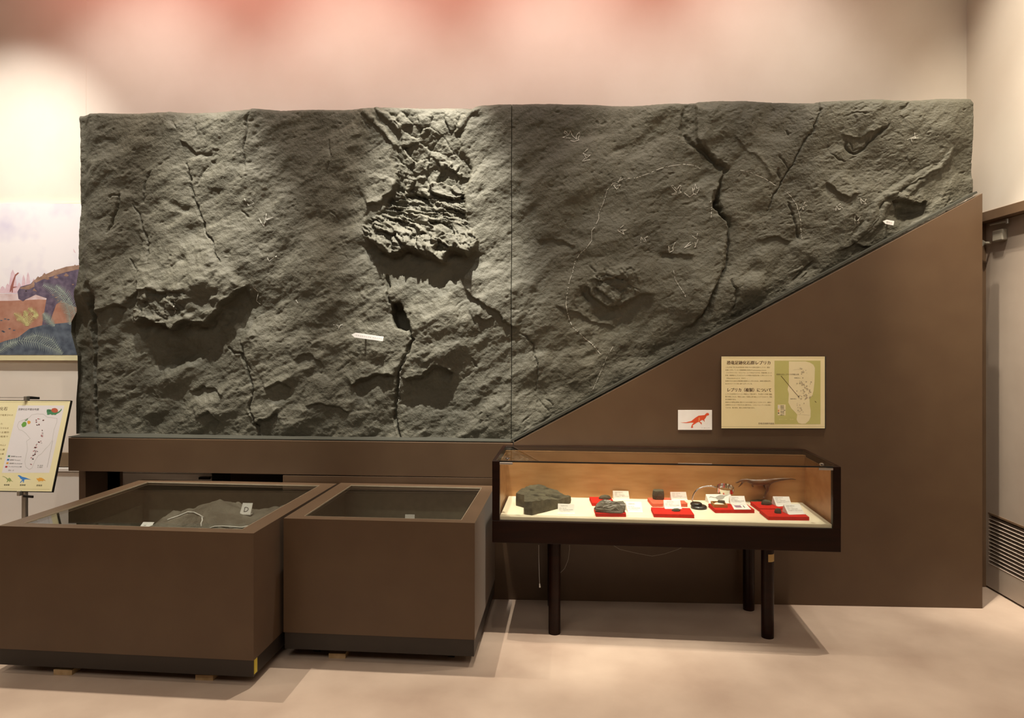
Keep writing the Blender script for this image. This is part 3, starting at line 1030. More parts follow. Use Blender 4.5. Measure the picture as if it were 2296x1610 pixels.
FP = [
    [zc(*R1, [(520, 355), (445, 350), (500, 330), (462, 310), (470, 292), (505, 325), (518, 290), (535, 330), (575, 365), (572, 332), (600, 300),
              (606, 320), (588, 360), (597, 375), (555, 388), (520, 380)])],
    [zc(*R1, [(678, 460), (632, 500), (660, 540), (622, 577), (695, 560)]), zc(*R1, [(632, 500), (668, 522), (702, 515), (660, 550)])],
    [zc(*R1, [(1425, 795), (1440, 790), (1480, 825), (1510, 785), (1520, 790), (1505, 830), (1520, 850), (1440, 875), (1432, 868), (1480, 850), (1425, 795)])],
    [zc(*R1, [(1548, 850), (1600, 888), (1635, 860), (1625, 800), (1642, 830), (1655, 760), (1665, 810), (1692, 800), (1662, 862), (1635, 855)])],
    [zc(*R1, [(900, 770), (945, 775), (975, 715)]), zc(*R1, [(905, 785), (935, 825), (970, 785), (945, 792), (905, 785)])],
    [zc(*R1, [(995, 1155), (940, 1200), (1000, 1240), (985, 1210), (1025, 1195), (960, 1200)])],
    [zc(*R1, [(1150, 1310), (1155, 1255), (1185, 1300), (1200, 1300), (1185, 1265), (1215, 1250)])],
    [zc(*R1, [(1465, 1300), (1440, 1350), (1445, 1375), (1410, 1395), (1400, 1335), (1415, 1360)])],
    [zc(*R1, [(1665, 1220), (1655, 1270), (1620, 1245)]), zc(*R1, [(1670, 1275), (1640, 1350), (1645, 1300), (1540, 1355), (1600, 1300)])],
    [zc(*R3, [(555, 895), (540, 920), (575, 920), (530, 940), (545, 960), (515, 940), (500, 980)])],
    [zc(*R3, [(790, 970), (800, 930), (815, 960), (850, 945), (810, 930), (835, 910)])],
    [zc(*R3, [(1035, 875), (1020, 905), (990, 870), (995, 910), (1040, 915), (1010, 890)])],
    [zc(*R3, [(945, 1010), (940, 1070), (985, 1065), (965, 1050), (990, 1015)])],
    [zc(*R3, [(1350, 410), (1435, 375)]), zc(*R3, [(1380, 395), (1395, 435)]), zc(*R3, [(1410, 355), (1415, 395)]), zc(*R3, [(1385, 400), (1450, 395)])],
    [zc(*R8, [(390, 515), (435, 520), (440, 555), (455, 520), (490, 510)])],
    [zc(*R5, [(1740, 1090), (1785, 1160), (1800, 1110), (1870, 1075), (1800, 1100), (1805, 1040)])],
    [zc(*R5, [(1610, 910), (1640, 970), (1690, 950), (1665, 920)])],
    [zc(*R5, [(1820, 1440), (1835, 1475), (1895, 1425)])],
    [zc(*R6, [(1690, 180), (1730, 220), (1700, 300), (1735, 330)])],
    [zc(*R6, [(1035, 300), (1015, 420)])],
    [zc(*R6, [(2065, 290), (2085, 320)])],
]
for ls in FP:
    chalk('chalk_footprint', ls, 1.05, 0.06)
chalks('chalk_outline', [zc(*R1, [(1700, 625), (1640, 600), (1540, 590), (1440, 605), (1340, 635), (1230, 680), (1110, 725), (1000, 730), (900, 775), (850, 830),
                                 (830, 900), (815, 950), (775, 1040), (775, 1090), (735, 1170), (710, 1200), (710, 1290), (660, 1360), (600, 1410), (560, 1480), (535, 1580)]) +
                        zc(*R2, [(545, 30), (510, 120), (490, 230), (478, 330), (490, 400), (510, 470), (540, 540), (595, 585), (650, 640), (710, 685), (790, 780)])], 1.0, 0.28)
chalks('chalk_outline', [zc(*R3, [(0, 635), (120, 670), (230, 720), (320, 770)]),
                        zc(*R3, [(395, 810), (450, 860), (490, 930), (515, 1030), (522, 1110), (530, 1190)])], 1.0, 0.3)
chalks('chalk_outline', [zc(*R2, [(1445, 30), (1460, 110), (1500, 180), (1540, 250), (1545, 280)]), zc(*R1, [(1785, 930), (1795, 1000), (1788, 1080)])], 1.0, 0.3)
chalks('chalk_outline', [zc(*R2, [(905, 710), (840, 820), (800, 920), (760, 1010), (720, 1100)])], 0.7, 0.3)
chalks('chalk_outline', [zc(*R8, [(1082, 745), (1045, 820), (1005, 930), (1003, 1030), (990, 1110), (975, 1200)])], 1.3, 0.1)


def arrow_label(name, pts, label, s, hpx, wpx, tx, ty):
    yq = min(p.y for p in on_relief(pts)) - 0.035
    t = thing(name, label, 'label', aty(pts[0][0], pts[0][1], yq))
    MB().prism([aty(x, y, yq) for x, y in pts], (0, 0.005, 0)).build('plate', M['card'], t)
    cx, cy = sum(p[0] for p in pts) / len(pts), sum(p[1] for p in pts) / len(pts)
    MB().tube([aty(cx, cy, yq + 0.004), on_relief([(cx, cy)], -0.03)[0]], 0.005, 8).build('peg', M['steel'], t)
    r = aty(pts[2][0], pts[2][1], yq) - aty(pts[1][0], pts[1][1], yq)
    r.normalize()
    up = Vector((0, -1, 0)).cross(r)
    if up.z < 0:
        up = -up
    o = aty(tx, ty, yq - 0.0008)
    text(s, t, M['ink'], o, r, up, (aty(tx, ty - hpx, yq) - o).length, (aty(tx + wpx, ty, yq) - o).length)


k = 25.51
arrow_label('arrow_label', zc(780, 735, k, [(200, 390), (440, 280), (2045, 510), (2000, 768), (385, 552)]),
            'long white arrow label with katakana, pointing left at the left half of the rock face', 'トヤマサウリプス マスイアエ', 4.0, 59, *zc(780, 735, k, [(420, 460)])[0])
k = 45.92
arrow_label('arrow_label', zc(1970, 480, k, [(440, 735), (840, 580), (1610, 720), (1530, 1160), (730, 1010)]),
            'short white arrow label pointing at the fossil log near the right end of the rock', '樹化石', 4.2, 13.5, *zc(1970, 480, k, [(780, 870)])[0])

# ================================================================== LOW GLASS-TOPPED SHOWCASES
ZTOP = 0.637


def low_case(name, label, FL, FR, depth, zface, zpl, rims, zin):
    p, q = atz(*FL, ZTOP), atz(*FR, ZTOP)
    Wd = (q - p).length
    rz = math.atan2(q.y - p.y, q.x - p.x)
    t = thing(name, label, 'display case', (p.x, p.y, 0), rz)
    lf_, rt, fr, rr = rims
    loc = dict(parent=t, world=False)
    b = MB()
    w = 0.028
    zt_ = ZTOP - 0.02
    b.box((0, 0, zface), (Wd, w, zt_)).box((0, depth - w, zface), (Wd, depth, zt_))
    b.box((0, w, zface), (w, depth - w, zt_)).box((Wd - w, w, zface), (Wd, depth - w, zt_))
    b.build('body', M['laminate'], t, world=False)
    bx('inner_floor', (w, w, zin - 0.02), (Wd - w, depth - w, zin), M['reflection_lining'], t, world=False)
    l2 = w + 0.004
    ln_ = MB()
    ln_.box((w, w, zin), (Wd - w, l2, zt_)).box((w, depth - l2, zin), (Wd - w, depth - w, zt_))
    ln_.box((w, l2, zin), (l2, depth - l2, zt_)).box((Wd - l2, l2, zin), (Wd - w, depth - l2, zt_))
    ln_.build('reflection_lining', M['reflection_lining'], t, world=False)  # added inner boxes, pale grey to brighten the interior
    bx('rim', (0, 0, zt_), (Wd, fr, ZTOP), M['laminate'], t, world=False)
    bx('rim', (0, depth - rr, zt_), (Wd, depth, ZTOP), M['laminate'], t, world=False)
    bx('rim', (0, fr, zt_), (lf_, depth - rr, ZTOP), M['laminate'], t, world=False)
    bx('rim', (Wd - rt, fr, zt_), (Wd, depth - rr, ZTOP), M['laminate'], t, world=False)
    bx('glass_top', (lf_ + .003, fr + .003, ZTOP - 0.008), (Wd - rt - .003, depth - rr - .003, ZTOP - 0.002), M['glass'], t, world=False)
    sl = MB()
    e = 0.0018
    sl.box((lf_, fr, ZTOP - .006), (Wd - rt, fr + e, ZTOP + .001)).box((lf_, depth - rr - e, ZTOP - .006), (Wd - rt, depth - rr, ZTOP + .001))
    sl.box((lf_, fr + e, ZTOP - .006), (lf_ + e, depth - rr - e, ZTOP + .001)).box((Wd - rt - e, fr + e, ZTOP - .006), (Wd - rt, depth - rr - e, ZTOP + .001))
    sl.build('glass_seal', M['seal'], t, world=False)
    bx('plinth', (0.004, 0.004, zpl), (Wd - 0.004, depth - 0.004, zface), M['plinth'], t, world=False)
    for cx in (0.12, Wd - 0.12):
        for cy in (0.10, depth - 0.10):
            c = bx('caster', (cx - 0.028, cy - 0.028, zpl - 0.008), (cx + 0.028, cy + 0.028, zpl), M['steel'], t, world=False)
            MB().tube([(cx - 0.014, cy, zpl / 2), (cx + 0.014, cy, zpl / 2)], zpl / 2 , 16).build('wheel', M['black'], c, world=False)
    return t, Wd, rz


caseA, WA, rzA = low_case('low_showcase', 'larger low brown showcase with a glass top, at the left front', (-4, 1179.4), (568.6, 1196), 0.985, 0.108, 0.038,
                          (0.075, 0.075, 0.05, 0.06), 0.33)
caseB, WB, rzB = low_case('low_showcase', 'smaller low brown showcase with a glass top, between the larger one and the legged case', (635.7, 1162.3), (1064.5, 1172.9), 0.765,
                          0.125, 0.05, (0.078, 0.066, 0.045, 0.055), 0.33)
bx('sticker', (WA - 0.0045, 0.012, 0.045), (WA - 0.003, 0.040, 0.105), M['yellow'], caseA, world=False)


def wedge(px, py, wpx, label):
    p = atz(px, py, 0.0)
    s = (atz(px + wpx, py, 0) - p).length
    tag(MB().prism([Vector((0, 0, 0)) + p, p + Vector((0, 0, 0.022)), p + Vector((0, 0.10, 0.030)), p + Vector((0, 0.10, 0))], (s, 0, 0))
        .build('wooden_wedge', M['paleblock']), label, 'wedge')


wedge(120, 1513, 43, 'pale wooden wedge under the front left of the larger low showcase')
wedge(438, 1525, 41, 'pale wooden wedge under the front right of the larger low showcase')
wedge(737, 1476, 38, 'pale wooden wedge under the front of the smaller low showcase')

# rock slab inside the larger showcase
GX0, GX1, GY0, GY1 = -2.26, -1.30, 2.88, 3.66
RID = [(-2.30, 0.43), (-2.12, 0.47), (-2.02, 0.535), (-1.96, 0.54), (-1.90, 0.535), (-1.83, 0.575), (-1.77, 0.597), (-1.71, 0.598), (-1.66, 0.58), (-1.60, 0.555), (-1.55, 0.552),
       (-1.48, 0.562), (-1.42, 0.575), (-1.36, 0.578), (-1.28, 0.56)]


def slab_h(x, y):
    rid = np.interp(x + 0.02 * vnoise(x * 9, y * 9, 5), [p[0] for p in RID], [p[1] for p in RID])
    t = sst(2.95, 3.50, y)
    z = 0.40 + (rid - 0.40) * t - 0.05 * sst(3.50, 3.66, y)
    edge = np.minimum(np.minimum(x - GX0, GX1 - x), np.minimum(y - GY0, GY1 - y))
    z = z + 0.014 * fbm(x * 9, y * 9, 11, 4) + 0.004 * vnoise(x * 60, y * 60, 12)
    return 0.335 + (z - 0.335) * sst(0.0, 0.035, edge)


nx_, ny_ = 150, 120
gx, gy = np.meshgrid(np.linspace(GX0, GX1, nx_), np.linspace(GY0, GY1, ny_), indexing='ij')
gz = slab_h(gx.ravel(), gy.ravel()).reshape(gx.shape)
mb = MB()
ix = np.arange(nx_ * ny_).reshape(nx_, ny_)
mb.v = [Vector(p) for p in np.stack([gx, gy, gz], -1).reshape(-1, 3)]
mb.f = [tuple(int(i) for i in r) for r in np.stack([ix[:-1, :-1], ix[1:, :-1], ix[1:, 1:], ix[:-1, 1:]], -1).reshape(-1, 4)]
slabA = thing('rock_specimen', 'grey hilly rock slab with white line, lying inside the larger low showcase', 'rock', (-1.78, 3.25, 0.33))
rs = mb.build('rock_body', M['rock2'], slabA, smooth=True)


def on_slab(px, py):
    d = ray(px, py)
    ts = np.linspace(2.7 / d.y, 3.7 / d.y, 500)
    xs_, ys_, zs_ = d.x * ts, d.y * ts, EYE + d.z * ts
    h = slab_h(xs_, ys_)
    ok = np.where((zs_ <= h) & (xs_ > GX0) & (xs_ < GX1) & (ys_ > GY0) & (ys_ < GY1))[0]
    i = ok[0] if len(ok) else -60
    return Vector((xs_[i], ys_[i], zs_[i]))


s5 = 6.56
for ln in ([(565, 372), (620, 350), (740, 308), (870, 255), (960, 262), (1040, 300), (1090, 332)], [(1075, 335), (1080, 380), (1060, 420), (1065, 470)],
           [(1190, 490), (1260, 468), (1380, 464), (1540, 474), (1660, 482), (1750, 462)]):
    pts = [on_slab(*p) + Vector((0, -0.004, 0.003)) for p in zc(290, 1110, s5, ln)]
    MB().tube(pts, 0.0032, 6).build('white_line', M['card'], rs, smooth=True)


def letter_card(px0, py0, px1, py1, base, s, label, hpx):
    t = thing('letter_card', label, 'card', base)
    yb = base.y
    a, b = aty(px0, py0, yb), aty(px1, py1, yb)
    MB().prism([Vector((a.x, yb, base.z)), Vector((b.x, yb, base.z)), Vector((b.x, yb + .030, a.z)), Vector((a.x + 0.004, yb + .030, a.z))], (0, 0.002, 0)).build('sheet', M['card'], t)
    bx('foot', (a.x, yb + 0.002, base.z - 0.004), (b.x, yb + 0.03, base.z), M['card'], t)
    if s:
        hh = (a.z - base.z)
        up = Vector((0, 0.030, hh)).normalized()
        text(s, t, M['darkink'], Vector((a.x + (b.x - a.x) * 0.28, yb - 0.0012 + 0.030 * 0.25, base.z + hh * 0.24)), Vector((1, 0, 0)), up, hh * 0.72)
    return t


pD = on_slab(549, 1156)
letter_card(537, 1131, 561, 1151, Vector((pD.x, pD.y, pD.z + 0.005)), 'D', 'white card with the letter D standing on the rock slab in the larger showcase', 12)
pM = on_slab(325, 1184)
letter_card(312, 1174, 338, 1174, Vector((pM.x, pM.y, pM.z + 0.002)), 'M', 'white letter card at the front left of the rock slab, half hidden by the rim', 12)
pc = atz(915, 1158, 0.52)
letter_card(904, 1157, 927, 1157, Vector((pc.x, pc.y, 0.33)), None, 'white card standing inside the smaller low showcase', 12)

# ================================================================== LEGGED GLASS CASE
ZG = 0.854
cp, cq = atz(1103.5, 1033.6, ZG), atz(1886, 1047, ZG)
CW = (cq - cp).length
crz = math.atan2(cq.y - cp.y, cq.x - cp.x)
CD = 0.515
gc = thing('glass_showcase', 'dark wooden display case with glass front and top on four round legs', 'display case', (cp.x, cp.y, 0), crz)
CM = BASE[gc.name]
ZF = 0.585
bx('tray', (0, 0, 0.46), (CW, CD, 0.567), M['casewood'], gc, 0.003, world=False)
bx('floor_board', (0.036, 0.012, 0.567), (CW - 0.036, 0.44, ZF), M['board'], gc, 0.002, world=False)
bx('front_stile', (0, 0, 0.567), (0.036, 0.03, ZG), M['casewood'], gc, 0.002, world=False)
bx('front_stile', (CW - 0.036, 0, 0.567), (CW, 0.03, ZG), M['casewood'], gc, 0.002, world=False)
for x0, x1 in ((0.0, 0.018), (CW - 0.018, CW)):
    bx('side_panel', (x0, 0.03, 0.567), (x1, CD, ZG), M['casewood'], gc, world=False)
for x0, x1 in ((0.018, 0.024), (CW - 0.024, CW - 0.018)):
    bx('side_lining', (x0, 0.03, 0.567), (x1, 0.44, ZG - 0.03), M['innerwood'], gc, world=False)
bx('back_panel', (0.018, 0.44, 0.567), (CW - 0.018, 0.46, ZG - 0.022), M['innerwood'], gc, world=False)
bx('rear_rail', (0.018, CD - 0.028, 0.567), (CW - 0.018, CD, ZG + 0.002), M['casewood'], gc, 0.002, world=False)
bx('glass_front', (0.036, 0.004, 0.567), (CW - 0.036, 0.009, ZG - 0.004), M['glass'], gc, world=False)
bx('glass_top', (0.018, 0.004, ZG - 0.004), (CW - 0.018, CD - 0.028, ZG + 0.002), M['glass'], gc, world=False)
bx('glass_edge', (0.036, 0.001, ZG - 0.005), (CW - 0.036, 0.004, ZG + 0.002), M['blackrim'], gc, world=False)
for x0, x1 in ((0.036, 0.10), (CW - 0.10, CW - 0.036)):
    bx('corner_clip', (x0, -0.003, ZG - 0.016), (x1, 0.003, ZG - 0.006), M['chrome'], gc, 0.001, world=False)
for x0 in (0.07, CW - 0.07):
    MB().lathe([(0.011, 0), (0.011, 0.004), (0.006, 0.007)], (x0, 0.045, ZG + 0.002), 14).build('screw_cap', M['chrome'], gc, world=False)
legs = []
for px, py in ((1243, 1425), (1725, 1434), (1682, 1371), (1240, 1362)):
    p = atz(px, py, 0.0) + Vector((0, 0.029, 0))
    legs.append(MB().tube([p, p + Vector((0, 0, 0.02)), p + Vector((0, 0, 0.46))], [0.029, 0.0295, 0.0295], 24).build('leg', M['casewood'], gc))
p = atz(1725, 1434, 0) + Vector((0.0, 0.029, 0))
mbt = MB()
for i in range(8):
    a0, a1 = math.radians(-100 + 15 * i), math.radians(-85 + 15 * i)
    q = [p + Vector((0.0302 * math.cos(a), 0.0302 * math.sin(a), z)) for a, z in ((a0, .372), (a1, .372), (a1, .408), (a0, .408))]
    mbt.flat(q)
mbt.build('tape_label', M['tape'], legs[1])
# pull cord and sagging cable under the tray
yk = 3.45
tag(MB().tube([aty(1208, 1222, yk), aty(1208, 1250, yk), aty(1209, 1290, yk), aty(1210, 1309, yk)], 0.0009, 6)
    .tube([aty(1210, 1309, yk), aty(1210.5, 1317, yk)], [0.003, 0.0045], 8).build('pull_cord', M['white'], None), 'thin white cord with a pale tip hanging under the legged case', 'cord')
tag(MB().tube([aty(1277, 1222, yk), aty(1277, 1232, yk), aty(1274, 1255, yk), aty(1266, 1275, yk), aty(1255, 1286, yk)], 0.0009, 6).build('thin_cable', M['closer']),
    'short thin cable curving down beside the front left leg of the case', 'cable')
tag(MB().tube([aty(1372, 1221, yk), aty(1390, 1232, yk), aty(1430, 1241, yk), aty(1462, 1247, yk), aty(1490, 1242, yk), aty(1520, 1232, yk), aty(1540, 1222, yk)], 0.0008, 6)
    .build('thin_cable', M['closer']), 'long thin cable sagging under the middle of the legged case', 'cable')

# ------------------------------------------------------------------ things inside the case
PADT = 0.018


def pad(fl, fr_, rl, label, mat='red', z=ZF):
    a, b, c = atz(*fl, z + PADT), atz(*fr_, z + PADT), atz(*rl, z + PADT)
    x = (b - a)
    y = Vector((-x.y, x.x, 0)).normalized() * max(0.05, (c - a).dot(Vector((-x.y, x.x, 0)).normalized()))
    o = MB().prism([a, b, b + y, a + y], (0, 0, -PADT)).build('display_pad', M[mat], None, bevel=0.002)
    return tag(o, label, 'pad', 'red display pads in the glass case')


pad((1327.6, 1127), (1378, 1127), (1326, 1114), 'red pad under the small round stone, at the rear left of the case')
pad((1336, 1150.5), (1404, 1151), (1334.5, 1138), 'red pad under the broad flat rock with white lines')
pad((1462.6, 1129), (1541.7, 1129), (1454.6, 1116), 'red pad tinted salmon by painted glare, under the dark cube shaped rock', 'redglare')
pad((1466, 1151.8), (1557, 1153.9), (1458.5, 1137), 'red pad with a tiny fossil, at the front left of the magnifier')
pad((1604, 1142.6), (1692, 1142.6), (1591, 1129), 'red pad under the small wooden box')
pad((1702.8, 1139.6), (1787, 1140), (1687, 1124.5), 'red pad at the rear right of the case, behind another red pad')
pad((1723, 1158), (1815, 1159), (1704.6, 1142), 'red pad at the front right of the case, holding an oval stone')
ZP = ZF + PADT


def card(q, z, label, lean=42, lines=(), base=None, name='caption_card'):
    """caption card: sloping printed face on a folded wedge"""
    bl, br = atz(*q[3], z), atz(*q[2], z)
    x = (br - bl).normalized()
    yv = Vector((-x.y, x.x, 0))
    upv = (Vector((0, 0, 1)) * math.cos(math.radians(lean)) + yv * math.sin(math.radians(lean))).normalized()
    n = x.cross(upv)
    tl, tr = atplane(*q[0], bl, n), atplane(*q[1], bl, n)
    t = thing(name, label, 'card', (bl + br) / 2, 0, 'white cards in the glass case')
    MB().add([bl, br, tr, tl, Vector((tl.x, tl.y, z)) + yv * 0.01, Vector((tr.x, tr.y, z)) + yv * 0.01],
             [(0, 1, 2, 3), (3, 2, 5, 4), (0, 4, 5, 1), (0, 3, 4), (1, 5, 2)]).build('sheet', M['card'], t)
    lipd = -yv * 0.014
    MB().prism([bl, br, br + lipd, bl + lipd], (0, 0, 0.002)).build('foot', M['card'], t)
    sh = Sheet(t, bl, x, upv)
    h = (tl - bl).length
    w = (br - bl).length
    for (fx, fy, s, k, wf) in lines:
        o = bl + x * (w * fx) + upv * (h * fy) + sh.n * 0.0008 + (tl - bl - upv * h) * fy
        text(s, t, M['ink'], o, x, upv, h * k, w * wf)
    return t, sh


L1 = [(0.16, 0.72, '足跡化石', 0.12, 0.42), (0.08, 0.48, '産地：富山県', 0.10, 0.42), (0.08, 0.32, '時代：白亜紀前期 手取層群', 0.10, 0.82), (0.08, 0.18, '（レプリカ）', 0.10, 0.55)]
L2 = [(0.10, 0.76, '恐竜の歯化石', 0.11, 0.5), (0.10, 0.60, '産地：大山', 0.09, 0.36), (0.10, 0.45, '時代：白亜紀前期', 0.09, 0.6), (0.10, 0.30, '手取層群 約一億三千万年前', 0.09, 0.85)]
card([(1251, 1129), (1288, 1130.5), (1288.5, 1151), (1250.7, 1151)], ZF, 'white caption card at the front right corner of the big notched rock', 18, L1)
card([(1374, 1100.2), (1409, 1101), (1411.6, 1119.8), (1376.3, 1119.8)], ZF, 'white caption card at the rear left, behind the broad flat rock', 8, L2)
card([(1402, 1124.4), (1438, 1125), (1441, 1148), (1408, 1148)], ZF, 'white caption card on the cream board, right of the broad flat rock', 48, L1)
card([(1502.7, 1103), (1538, 1103), (1541.4, 1121), (1505.5, 1121)], ZP, 'white caption card on the salmon pad, right of the cube shaped rock', 16, L2)
card([(1487.7, 1121), (1525, 1121.8), (1528, 1140), (1490, 1140)], ZP, 'white caption card above the tiny fossil on the front middle pad', 38, L1)
t6, sh6 = card([(1582.4, 1108), (1638, 1108), (1644, 1127), (1590.5, 1128.3)], ZF, 'white card with a grey dinosaur silhouette, behind the wooden box', 42, (), name='picture_card')
sh6.poly('dinosaur_print', zc(1570, 1060, 16.1, [(315, 915), (330, 875), (370, 850), (420, 862), (540, 890), (620, 840), (700, 808), (790, 800), (870, 815), (1060, 795), (960, 835), (890, 860), (860, 920), (800, 960), (700, 980), (620, 970), (560, 920), (470, 908), (400, 888), (350, 895)]), M['greyprint'], 1)
t7, sh7 = card([(1635, 1112), (1668.8, 1112), (1672.5, 1130), (1637.7, 1130)], ZP, 'white caption card with a purple photo at its foot, right of the wooden box', 42, L1)
fa = [atz(x, y, ZP + 0.003) for x, y in ((1640, 1131), (1674, 1131), (1684, 1141.5), (1646, 1141.5))]
MB().prism(fa, (0, 0, -0.003)).build('photo_sheet', M['card'], t7)
MB().flat([atz(x, y, ZP + 0.0038) for x, y in ((1645, 1133), (1660, 1133), (1664, 1138), (1650, 1138))]).build('photo_print', M['purple'], t7, fix=False)
MB().flat([atz(x, y, ZP + 0.0038) for x, y in ((1665, 1133.5), (1667, 1133.5), (1671, 1138.5), (1669.5, 1138.5))]).build('photo_print', M['darkink'], t7, fix=False)
card([(1732.7, 1113), (1769.3, 1113.4), (1774.8, 1132), (1741, 1135)], ZP, 'rear one of the two caption cards at the right end of the case', 46, L2)
card([(1756.5, 1130.5), (1793, 1130), (1804, 1152), (1767, 1153)], ZP, 'front one of the two caption cards at the right end of the case', 48, L2)


def polar_rock(name, outline, z0, hz, mat, label, cat='rock', seed=1, pits=(), rough=0.004, rings=16, na=120, taper=0.06, dome=0.0, parent=None, hmul=None):
    """stone from a plan outline (world points): a rugged top inside the outline, broken sides below"""
    pts = [Vector(p) for p in outline]
    c = sum(pts, Vector()) / len(pts)
    ang = np.linspace(0, 2 * math.pi, na, endpoint=False)
    rad = []
    for a in ang:
        d = Vector((math.cos(a), math.sin(a)))
        best = 1e9
        for p, q in zip(pts, pts[1:] + pts[:1]):
            p2, e = Vector((p.x - c.x, p.y - c.y)), Vector((q.x - p.x, q.y - p.y))
            den = d.x * e.y - d.y * e.x
            if abs(den) < 1e-12:
                continue
            t = (p2.x * e.y - p2.y * e.x) / den
            s = (p2.x * d.y - p2.y * d.x) / den
            if t > 0 and -1e-6 <= s <= 1 + 1e-6 and t < best:
                best = t
        rad.append(best if best < 1e8 else 0.01)
    rad = np.array(rad)
    mb = MB()
    vs = [Vector((c.x, c.y, z0 + hz * (float(hmul(c.x, c.y)) if hmul else 1.0) + dome))]
    rows = []
    for i in range(1, rings + 1):
        rows.append((i / rings, 0.0))
    for k_ in (0.25, 0.55, 0.85, 1.0):
        rows.append((1.0, k_))
    for f_, dn in rows:
        x = c.x + np.cos(ang) * rad * f_
        y = c.y + np.sin(ang) * rad * f_
        nn = fbm(x * 40 + seed, y * 40, seed, 4)
        if dn == 0:
            hl = hz * (hmul(x, y) if hmul else 1.0)
            z = z0 + hl + dome * (1 - f_ ** 2) + rough * nn - (0.25 * hz * sst(0.93, 1.0, f_) if dome else 0)
            for (qx, qy, qr, qd) in pits:
                z = z - qd * np.exp(-(((x - qx) ** 2 + (y - qy) ** 2) / (qr * qr)) ** 2)
        else:
            kx = 1 + taper * math.sin(dn * math.pi) + 0.5 * rough / max(rad.mean(), .01) * vnoise(ang * 9, ang * 0 + dn * 5, seed)
            x, y = c.x + (x - c.x) * kx, c.y + (y - c.y) * kx
            zt_ = z0 + hz * (hmul(x, y) if hmul else 1.0) * (0.75 if dome else 1.0) + rough * nn
            z = zt_ + (z0 - zt_) * dn
        vs += [Vector((a, b, max(d, z0))) for a, b, d in zip(x, y, z)]
    fs = [(0, 1 + k_, 1 + (k_ + 1) % na) for k_ in range(na)]
    for i in range(len(rows) - 1):
        for k_ in range(na):
            a, b = 1 + i * na + k_, 1 + i * na + (k_ + 1) % na
            fs.append((a, a + na, b + na, b))
    fs.append(tuple(1 + (len(rows) - 1) * na + k_ for k_ in range(na)))
    mb.add(vs, fs)
    if parent is not None:
        return mb.build(name, mat, parent)
    return tag(mb.build(name, mat, None), label, cat)


HB = 0.066
outl = [atz(x, y, ZF + HB) for x, y in ((1154.6, 1107), (1165, 1098), (1179, 1092), (1192, 1088), (1207, 1085), (1217, 1085), (1228, 1091))]
outl += [atz(x, y, ZF + HB * 0.72) for x, y in ((1249, 1099), (1263, 1106))]
outl += [atz(x, y, ZF) for x, y in ((1280, 1128), (1251, 1141), (1222, 1148.5), (1193, 1155.7), (1175, 1153.6), (1175.5, 1139), (1165, 1136), (1154.6, 1133.4))]
xl_, xr_ = atz(1200, 1141, ZF).x, atz(1280, 1128, ZF).x


def rock_fall(x, y):
    return 1.0 - 0.42 * sst(xl_, xr_, np.asarray(x))


pits = []
for (x, y, r, d) in [(1193, 1098.5, .011, .04), (1202.5, 1110, .012, .045), (1224, 1092.5, .013, .05), (1243, 1106, .026, .058), (1231, 1107.5, .014, .045), (1212, 1118, .009, .03), (1210, 1085.5, .012, .03)]:
    p = atz(x, y, ZF + HB)
    pits.append((p.x, p.y, r, d))
polar_rock('footprint_rock', outl, ZF, HB, M['rock3'], 'big dark notched rock with pitted flat top at the left end of the case', seed=4, pits=pits, rings=44, na=240, rough=0.0025, taper=0.01, hmul=rock_fall)


def blob(px0, px1, py0, py1, zb, label, mat='rock3', seed=2, name='fossil_stone', squash=0.62):
    """rounded stone standing at zb that fills the given extent"""
    base = atz((px0 + px1) / 2, py1 - 1.0, zb)
    w = (atz(px1, py1, zb) - atz(px0, py1, zb)).length / 2
    h = max((aty(px0, py0, base.y).z - zb), 0.012)
    c = base + Vector((0, w * squash, 0))
    o = [c + Vector((w * math.cos(a) * (1 + .12 * math.sin(3 * a + seed)), w * squash * math.sin(a) * (1 + .1 * math.cos(2 * a + seed)), 0)) for a in np.linspace(0, 6.283, 24, endpoint=False)]
    return polar_rock(name, o, zb, h * 0.62, M[mat], label, seed=seed, dome=h * 0.38, rough=0.002, rings=8, na=48)


blob(1344, 1369, 1111, 1121, ZP, 'small round dark stone on the rear left red pad', seed=3)
# cube-shaped rock
c0 = atz(1477, 1121, ZP)
ww = (atz(1489, 1121, ZP) - atz(1465, 1121, ZP)).length / 2
o = [c0 + Vector((x * ww, y * ww + ww, 0)) for x, y in ((-1.02, -.5), (-.55, -1), (.75, -1), (1.0, -.6), (1.0, .8), (.3, 1), (-.7, .9))]
polar_rock('cube_rock', o, ZP, (aty(1477, 1101, c0.y).z - ZP) * 0.95, M['rock3'], 'dark angular cube shaped rock on the salmon topped pad', seed=8, rough=0.0015, rings=8, na=60, taper=0.10)
blob(1508, 1526, 1143, 1148.5, ZP, 'tiny reddish dark fossil on the front middle red pad', seed=6)
blob(1709, 1731, 1122, 1134, ZP, 'flat dark fossil with raised left end on the rear right red pad', seed=9)
blob(1739.5, 1754, 1141, 1153, ZP, 'oval brown stone on the front right red pad', seed=12, squash=0.8)

